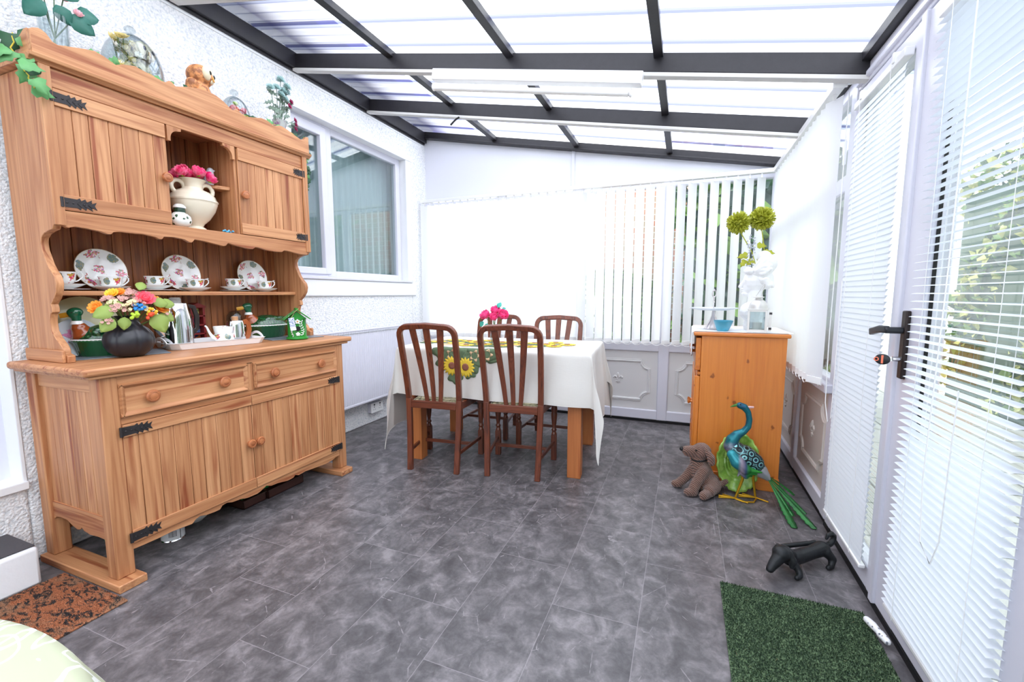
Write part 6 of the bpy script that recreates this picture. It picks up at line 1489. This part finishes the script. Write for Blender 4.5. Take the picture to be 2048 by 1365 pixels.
v_ = mb.build('leaf_veins', m_lg, gl2); v_.matrix_local = T(0, .052, .168) @ RX(radians(-10))
# --- painted metal peacock
pk = wthing('peacock_ornament', 'painted metal peacock with green feather tail on yellow wire feet', 'ornament', (.37, 2.64, 0))
Yp = 2.64
m_tl, nt, p = newmat('peacock_teal'); g = G(nt); v = g.obj(); x, y, z = g.xyz(v)
c = g.mix(g.ramp(g.m('ADD', z, g.m('MULTIPLY', g.noise(v, 30, 2), .04)), [(.30, 0), (.345, 1)]), lin(176, 160, 172), lin(28, 112, 122)); c = g.mix(g.ramp(g.noise(v, 22, 3), [(.48, 0), (.66, .7)]), c, lin(44, 70, 110))
nt.links.new(c, p.inputs['Base Color']); p.inputs['Roughness'].default_value = .28; p.inputs['Metallic'].default_value = .5
mb = MB(); mb.chain([(.300, Yp, .530), (.322, Yp, .522), (.342, Yp, .495), (.350, Yp, .455), (.346, Yp, .415), (.325, Yp, .385), (.292, Yp, .362), (.272, Yp, .330), (.268, Yp, .295)], [.018, .019, .015, .0155, .0165, .0185, .026, .034, .040], 16)
nk = mb.build('neck_and_head', m_tl, pk, remesh=.003)
MB().sweep([(.288, Yp, .532), (.268, Yp, .524), (.252, Yp, .516)], [(cos(2*pi*i/8), sin(2*pi*i/8)) for i in range(8)], scales=[(.009, .009), (.005, .006), (.001, .001)]).build('beak', mat('beak_green', (70, 120, 50), .35, .3), nk)
MB().sweep([(.332, Yp, .526), (.350, Yp, .524), (.368, Yp, .526)], [(cos(2*pi*i/8), sin(2*pi*i/8)) for i in range(8)], scales=[(.003, .003), (.005, .007), (.003, .005)]).build('crest', mat('crest_pink', (224, 184, 184), .35, .3), nk)
MB().ell((.300, Yp-.0175, .538), (.004, .002, .004)).build('eye', dark, nk)
m_pb, nt, p = newmat('peacock_body_scales'); g = G(nt); v = g.map(g.obj(), (1, .6, 1.1), rot=(0, radians(35), 0)); vd = g.vor(v, 24, rnd=.35)
c = g.ramp(vd, [(.0, lin(30, 44, 66)), (.20, lin(28, 40, 60)), (.24, lin(150, 200, 200)), (.34, lin(110, 180, 180)), (.38, lin(24, 28, 34)), (.52, lin(24, 26, 32)), (.56, lin(120, 176, 176)), (.66, lin(40, 60, 70))]); nt.links.new(c, p.inputs['Base Color']); p.inputs['Roughness'].default_value = .3; p.inputs['Metallic'].default_value = .4
mb = MB(); mb.chain([(.292, Yp, .275), (.330, Yp, .245), (.375, Yp, .215), (.415, Yp, .180)], [.050, .066, .060, .036], 18); mb.build('body', m_pb, pk, remesh=.004)
m_rump = mat('rump_silver', (186, 190, 194), .3, .6)
MB().sweep([(.385, Yp, .205), (.425, Yp, .168), (.448, Yp, .146), (.462, Yp, .128)], [(cos(2*pi*i/14), sin(2*pi*i/14)) for i in range(14)], scales=[.046, .036, .022, .010]).build('rump', m_rump, pk)
m_w1, nt, p = newmat('wing_green'); g = G(nt); v = g.obj(); x, y, z = g.xyz(v)
c = g.ramp(g.m('ADD', g.m('MULTIPLY', x, 5.5), .55), [(.0, lin(40, 140, 150)), (.14, lin(44, 130, 140)), (.24, lin(170, 156, 170)), (.36, lin(66, 84, 120)), (.44, lin(44, 132, 60)), (1, lin(66, 160, 50))]); nt.links.new(c, p.inputs['Base Color']); p.inputs['Roughness'].default_value = .28; p.inputs['Metallic'].default_value = .35
for s_ in (-1, 1):
    mb = MB(); yy = Yp+s_*.064
    mb.chain([(.268, yy, .268), (.295, yy+s_*.006, .232), (.335, yy+s_*.004, .198)], [.026, .036, .030], 14)
    for k_ in range(4): mb.chain([(.318, yy, .215-.012*k_), (.365-.008*k_, yy, .192-.012*k_), (.415-.022*k_, yy-s_*.008, .186-.014*k_)], [.017, .015, .005], 10)
    mb.build('wing', m_w1, pk, remesh=.003, smoothit=2)
m_gold = mat('yellow_metal', (206, 158, 40), .35, .7)
for s_, (x0, x1) in ((-1, (.330, .300)), (1, (.388, .405))):
    yy = Yp+s_*.026; mb = MB(); mb.tube([(x0, yy, .185), (x0+.0, yy, .12), (x1, yy, .012)], [.0085, .0075, .006], 10); mb.build('leg', m_gold, pk)
    mb = MB()
    for dx, dy in ((-.085, -.012), (-.082, .012), (-.060, .035), (.060, -.030)): mb.tube([(x1, yy, .008), (x1+dx, yy+dy, .005)], .0042, 8)
    mb.build('toes', m_gold, pk)
MB().tube([(.300, Yp-.03, .006), (.34, Yp-.05, .005), (.39, Yp-.035, .005), (.41, Yp+.02, .006)], .0042, 8).build('foot_wire', m_gold, pk)
MB().cap((.322, Yp-.045, .19), .016, (.305, Yp-.045, .145), .004, 12).build('thigh_feather', m_rump, pk)
m_tf, nt, p = newmat('tail_green'); g = G(nt); v = g.obj(); nt.links.new(g.mix(g.noise(v, 18, 2), lin(16, 54, 30), lin(46, 128, 56)), p.inputs['Base Color']); p.inputs['Roughness'].default_value = .35; p.inputs['Metallic'].default_value = .4
for (P0, P1, P2, w_) in (((.455, 2.63, .135), (.505, 2.56, .060), (.540, 2.372, .008), .023), ((.458, 2.635, .135), (.505, 2.60, .085), (.548, 2.47, .022), .022), ((.462, 2.64, .135), (.54, 2.58, .070), (.632, 2.400, .008), .024), ((.462, 2.645, .138), (.545, 2.60, .085), (.610, 2.50, .030), .022), ((.464, 2.65, .140), (.515, 2.63, .105), (.560, 2.60, .062), .020), ((.464, 2.655, .142), (.530, 2.65, .110), (.585, 2.63, .070), .017)):
    P0, P1, P2 = Vector(P0), Vector(P1), Vector(P2); mb = MB(); mb.open = True
    def ft(u, v):
        c_ = P0*(1-v)**2+P1*2*v*(1-v)+P2*v*v; d_ = ((P1-P0)*(1-v)+(P2-P1)*v).normalized(); sd = d_.cross(Vector((0, 0, 1))).normalized(); wd = w_*min(1, (.10+1.6*v**1.4))*(1 if v < .9 else sqrt(max(0, 1-((v-.9)/.1)**2)))*(1+.18*sin(v*80)*(v > .3))
        return c_+sd*(u-.5)*2*wd*.75+Vector((0, 0, -abs(u-.5)*wd*.8))
    f_ = mb; f_.grid(ft, 6, 40); fo = f_.build('tail_feather', m_tf, pk, solid=.0015)
    MB().tube([P0*(1-v)**2+P1*2*v*(1-v)+P2*v*v+Vector((0, 0, .001)) for v in [k_/10 for k_ in range(10)]], .0018, 5).build('quill', m_tf, fo)
# --- cast iron dachshund
m_ci = mat('cast_iron_black', (34, 36, 38), .42, .35, bump=(120, .25, .002))
dg = thing('iron_dachshund', 'black cast iron dachshund boot scraper on the floor by the glazed door', 'ornament', (.505, 2.045, 0), radians(39))
# local +X = towards the tail, -X = head
mb = MB()
mb.chain([(-.085, .0, .058), (-.03, .002, .052), (.04, .0, .060), (.095, 0, .066)], [.031, .029, .027, .031], 14)
mb.chain([(-.085, 0, .065), (-.120, -.004, .085)], [.030, .034]); mb.ell((-.135, -.006, .090), (.036, .034, .030))
mb.chain([(-.150, -.008, .080), (-.185, -.012, .055), (-.200, -.014, .042)], [.026, .019, .016]); mb.ell((-.207, -.015, .040), (.011, .013, .010))
for s_ in (-1, 1):
    mb.chain([(-.118, s_*.026, .100), (-.112, s_*.040, .072), (-.118, s_*.040, .052)], [.011, .015, .011], 10)
    mb.chain([(-.085, s_*.020, .045), (-.080, s_*.040, .026), (-.088, s_*.052, .014)], [.018, .014, .013], 10); mb.cap((-.088, s_*.052, .013), .0125, (-.108, s_*.056, .011), .010, 10)
    mb.chain([(.095, s_*.018, .060), (.112, s_*.034, .036), (.098, s_*.042, .014)], [.022, .016, .012], 10); mb.cap((.098, s_*.042, .012), .012, (.076, s_*.046, .011), .010, 10)
mb.build('body', m_ci, dg, remesh=.0032, smoothit=2)
MB().chain([(.110, 0, .074), (.140, 0, .078), (.158, 0, .092), (.160, 0, .112), (.145, 0, .126), (.124, 0, .122), (.116, 0, .106)], [.013, .012, .011, .010, .009, .008, .006], 10).build('tail', m_ci, dg, remesh=.0028)
MB().chain([(-.060, .052, .074), (.095, .032, .074)], [.010, .010], 10).build('scraper_bar', m_ci, dg)
# --- mats
m_gm, nt, p = newmat('green_bristle_mat'); g = G(nt); v = g.pos(); f = g.m('MULTIPLY', g.m('ADD', g.vor(v, 150), .25), g.noise(v, 60, 5, .7)); nt.links.new(g.ramp(f, [(.10, lin(20, 32, 20)), (.32, lin(44, 68, 42)), (.60, lin(112, 136, 98))]), p.inputs['Base Color']); p.inputs['Roughness'].default_value = .8; nt.links.new(g.bump(f, .9, .01), p.inputs['Normal'])
gm = wthing('door_mat', 'green artificial grass mat on the floor in front of the glazed doors', 'mat', (.40, 1.45, 0))
MB().box(.17, .634, .98, 1.805, .0005, .008).build('mat_base', m_gm, gm, bev=.003)
mb = MB(); mb.open = True; q = random.Random(4)
nx, ny = 88, 150
for i in range(nx):
    for j in range(ny):
        x_ = .172+.460*(i+.5)/nx+q.uniform(-.002, .002); y_ = .983+.820*(j+.5)/ny+q.uniform(-.002, .002); h_ = q.uniform(.005, .011); dx = q.uniform(-.004, .004); dy = q.uniform(-.004, .004)
        mb.add([(x_-.0019, y_, .0075), (x_+.0019, y_+.0008, .0075), (x_+dx, y_+dy, .0075+h_)], [(0, 1, 2)])
o = mb.build('grass_pile', m_gm, gm, smooth=False); o['kind'] = 'stuff'
mb = MB(); mb.open = True
for i in range(46):
    x_ = q.uniform(.19, .60); y_ = q.uniform(1.3, 1.79); a = q.uniform(0, 6.28); l = q.uniform(.006, .022); mb.add([(x_, y_, .0165), (x_+l*cos(a), y_+l*sin(a), .018), (x_+l*cos(a)+.001, y_+l*sin(a)+.001, .0165)], [(0, 1, 2)])
o = mb.build('straw_bits', mat('straw', (196, 176, 130), .8), gm, smooth=False); o['kind'] = 'stuff'
m_bm, nt, p = newmat('rust_patterned_pile'); g = G(nt); v = g.pos(); nn = g.noise(g.map(v, (1, 1.6, 1)), 30, 5, .7, 1.0)
c = g.mix(g.ramp(nn, [(.50, 0), (.545, 1)]), lin(172, 106, 70), lin(48, 42, 40)); c = g.mix(g.ramp(g.noise(v, 7, 3), [(.5, 0), (.6, .6)]), c, lin(150, 118, 92)); c = g.mix(g.ramp(nn, [(.54, 0), (.60, 1)]), c, lin(44, 38, 38))
nt.links.new(c, p.inputs['Base Color']); p.inputs['Roughness'].default_value = .95; nt.links.new(g.bump(g.noise(v, 260, 2), .8, .006), p.inputs['Normal'])
bm_ = wthing('brown_door_mat', 'rust and black patterned doormat between the white step and the dresser', 'mat', (-2.1, .7, 0))
MB().box(-2.312, -1.885, .25, .876, .0005, .009).build('mat_base', m_bm, bm_, bev=.003)
mb = MB(); mb.open = True
for i in range(105):
    for j in range(150):
        x_ = -2.310+.423*(i+.5)/105+q.uniform(-.002, .002); y_ = .252+.622*(j+.5)/150+q.uniform(-.002, .002); mb.add([(x_-.0018, y_, .0088), (x_+.0018, y_+.001, .0088), (x_+q.uniform(-.003, .003), y_+q.uniform(-.003, .003), .0088+q.uniform(.003, .007))], [(0, 1, 2)])
o = mb.build('pile', m_bm, bm_, smooth=False); o['kind'] = 'stuff'
# --- round table with pale green cloth
rt_ = thing('round_table', 'round table at the lower left corner under a pale green cloth', 'table', (-.725, -.215, 0))
mb = MB(); mb.lathe([(0, .692), (.454, .692), (.459, .704), (.454, .719), (0, .719)], 48); mb.build('tabletop', legwood, rt_)
mb = MB(); mb.lathe([(0, 0), (.20, 0), (.20, .02), (.05, .05), (.035, .30), (.045, .60), (.10, .692), (0, .692)], 28); mb.build('pedestal', legwood, rt_)
m_gc, nt, p = newmat('pale_green_scroll_cloth'); g = G(nt); v = g.obj(); n1_ = g.noise(g.map(v, (1, 1, 0)), 7, 1, .4, 1.6); n2_ = g.noise(g.map(v, (1, 1, 0), (3, 5, 1)), 8.5, 1, .4, 1.8)
f1_ = g.m('LESS_THAN', g.m('ABSOLUTE', g.m('SUBTRACT', n1_, .5)), .017); f2_ = g.m('LESS_THAN', g.m('ABSOLUTE', g.m('SUBTRACT', n2_, .47)), .016); f = g.m('MAXIMUM', f1_, f2_)
nt.links.new(g.mix(f, lin(180, 184, 156), lin(224, 226, 219)), p.inputs['Base Color']); p.inputs['Roughness'].default_value = .6; nt.links.new(g.bump(f, .5, .004), p.inputs['Normal'])
tcc = thing('tablecloth', 'pale green tablecloth with white scroll pattern on the round table', 'tablecloth', (-.725, -.215, 0))
mb = MB(); mb.open = True; rows = [(0, .7212), (.2, .7212), (.4, .7212), (.456, .7210), (.466, .717), (.471, .707), (.486, .67), (.492, .61), (.498, .55), (.504, .49)]
mb.lathe(rows, 120, fn=lambda a, z: 1+(.045*(.70-z)/.22*sin(11*a)+.02*(.70-z)/.22*sin(5*a+1) if z < .69 else 0)); mb.build('cloth', m_gc, tcc, solid=.002, sharp=180)
# --- small white spotted ornament at the door sill
wo = thing('door_wedge', 'white spotted ornament lying at the foot of the nearest door', 'ornament', (.625, 1.70, .0165), radians(0))
m_sw, nt, p = newmat('white_grey_spots'); g = G(nt); nt.links.new(g.mix(g.m('LESS_THAN', g.vor(g.obj(), 85), .30), lin(238, 238, 240), lin(120, 124, 134)), p.inputs['Base Color']); p.inputs['Roughness'].default_value = .3
mb = MB(); mb.chain([(-.004, .035, .012), (.004, .010, .013), (.012, -.020, .012)], [.011, .013, .010], 12); mb.cap((.012, -.030, .014), .013, (.020, -.058, .012), .011, 12); mb.build('wedge_body', m_sw, wo, remesh=.0025)
# --- key fob hanging from the key
kf = thing('key_fob', 'black key fob with orange stripes hanging from the door key', 'key fob', (.62, 1.80, .922), 0)
mb = MB(); mb.ell((.0, -.0, .0), (.0035, .021, .018), 24, RZ(radians(60))); kb = mb.build('fob_body', mat('black_plastic', (30, 32, 36), .35), kf)
m_or = mat('orange_rubber', (240, 128, 96), .5)
mb = MB(); mb.box(-.0048, .0048, -.003, .003, -.014, .014, RZ(radians(60))); mb.build('stripe', m_or, kb, bev=.001)
mb = MB(); mb.tube([(0, .0-.017*cos(radians(60))*1+.0035*cos(a)*0, .006*sin(a)) for a in [0]]+[(0, 0, 0)], .001, 4) if False else mb.lathe([(.004, -.0045), (.007, -.0045), (.007, .0045), (.004, .0045), (.004, -.0045)], 18, RZ(radians(60)) @ T(0, .0155, 0) @ RY(pi/2)); mb.build('ring', m_or, kb)
MB().tube([(.0, .0, .0), (.012, .0, .003), (.018, .0, .003)], .002, 6).build('key_shank', chrome, kf)
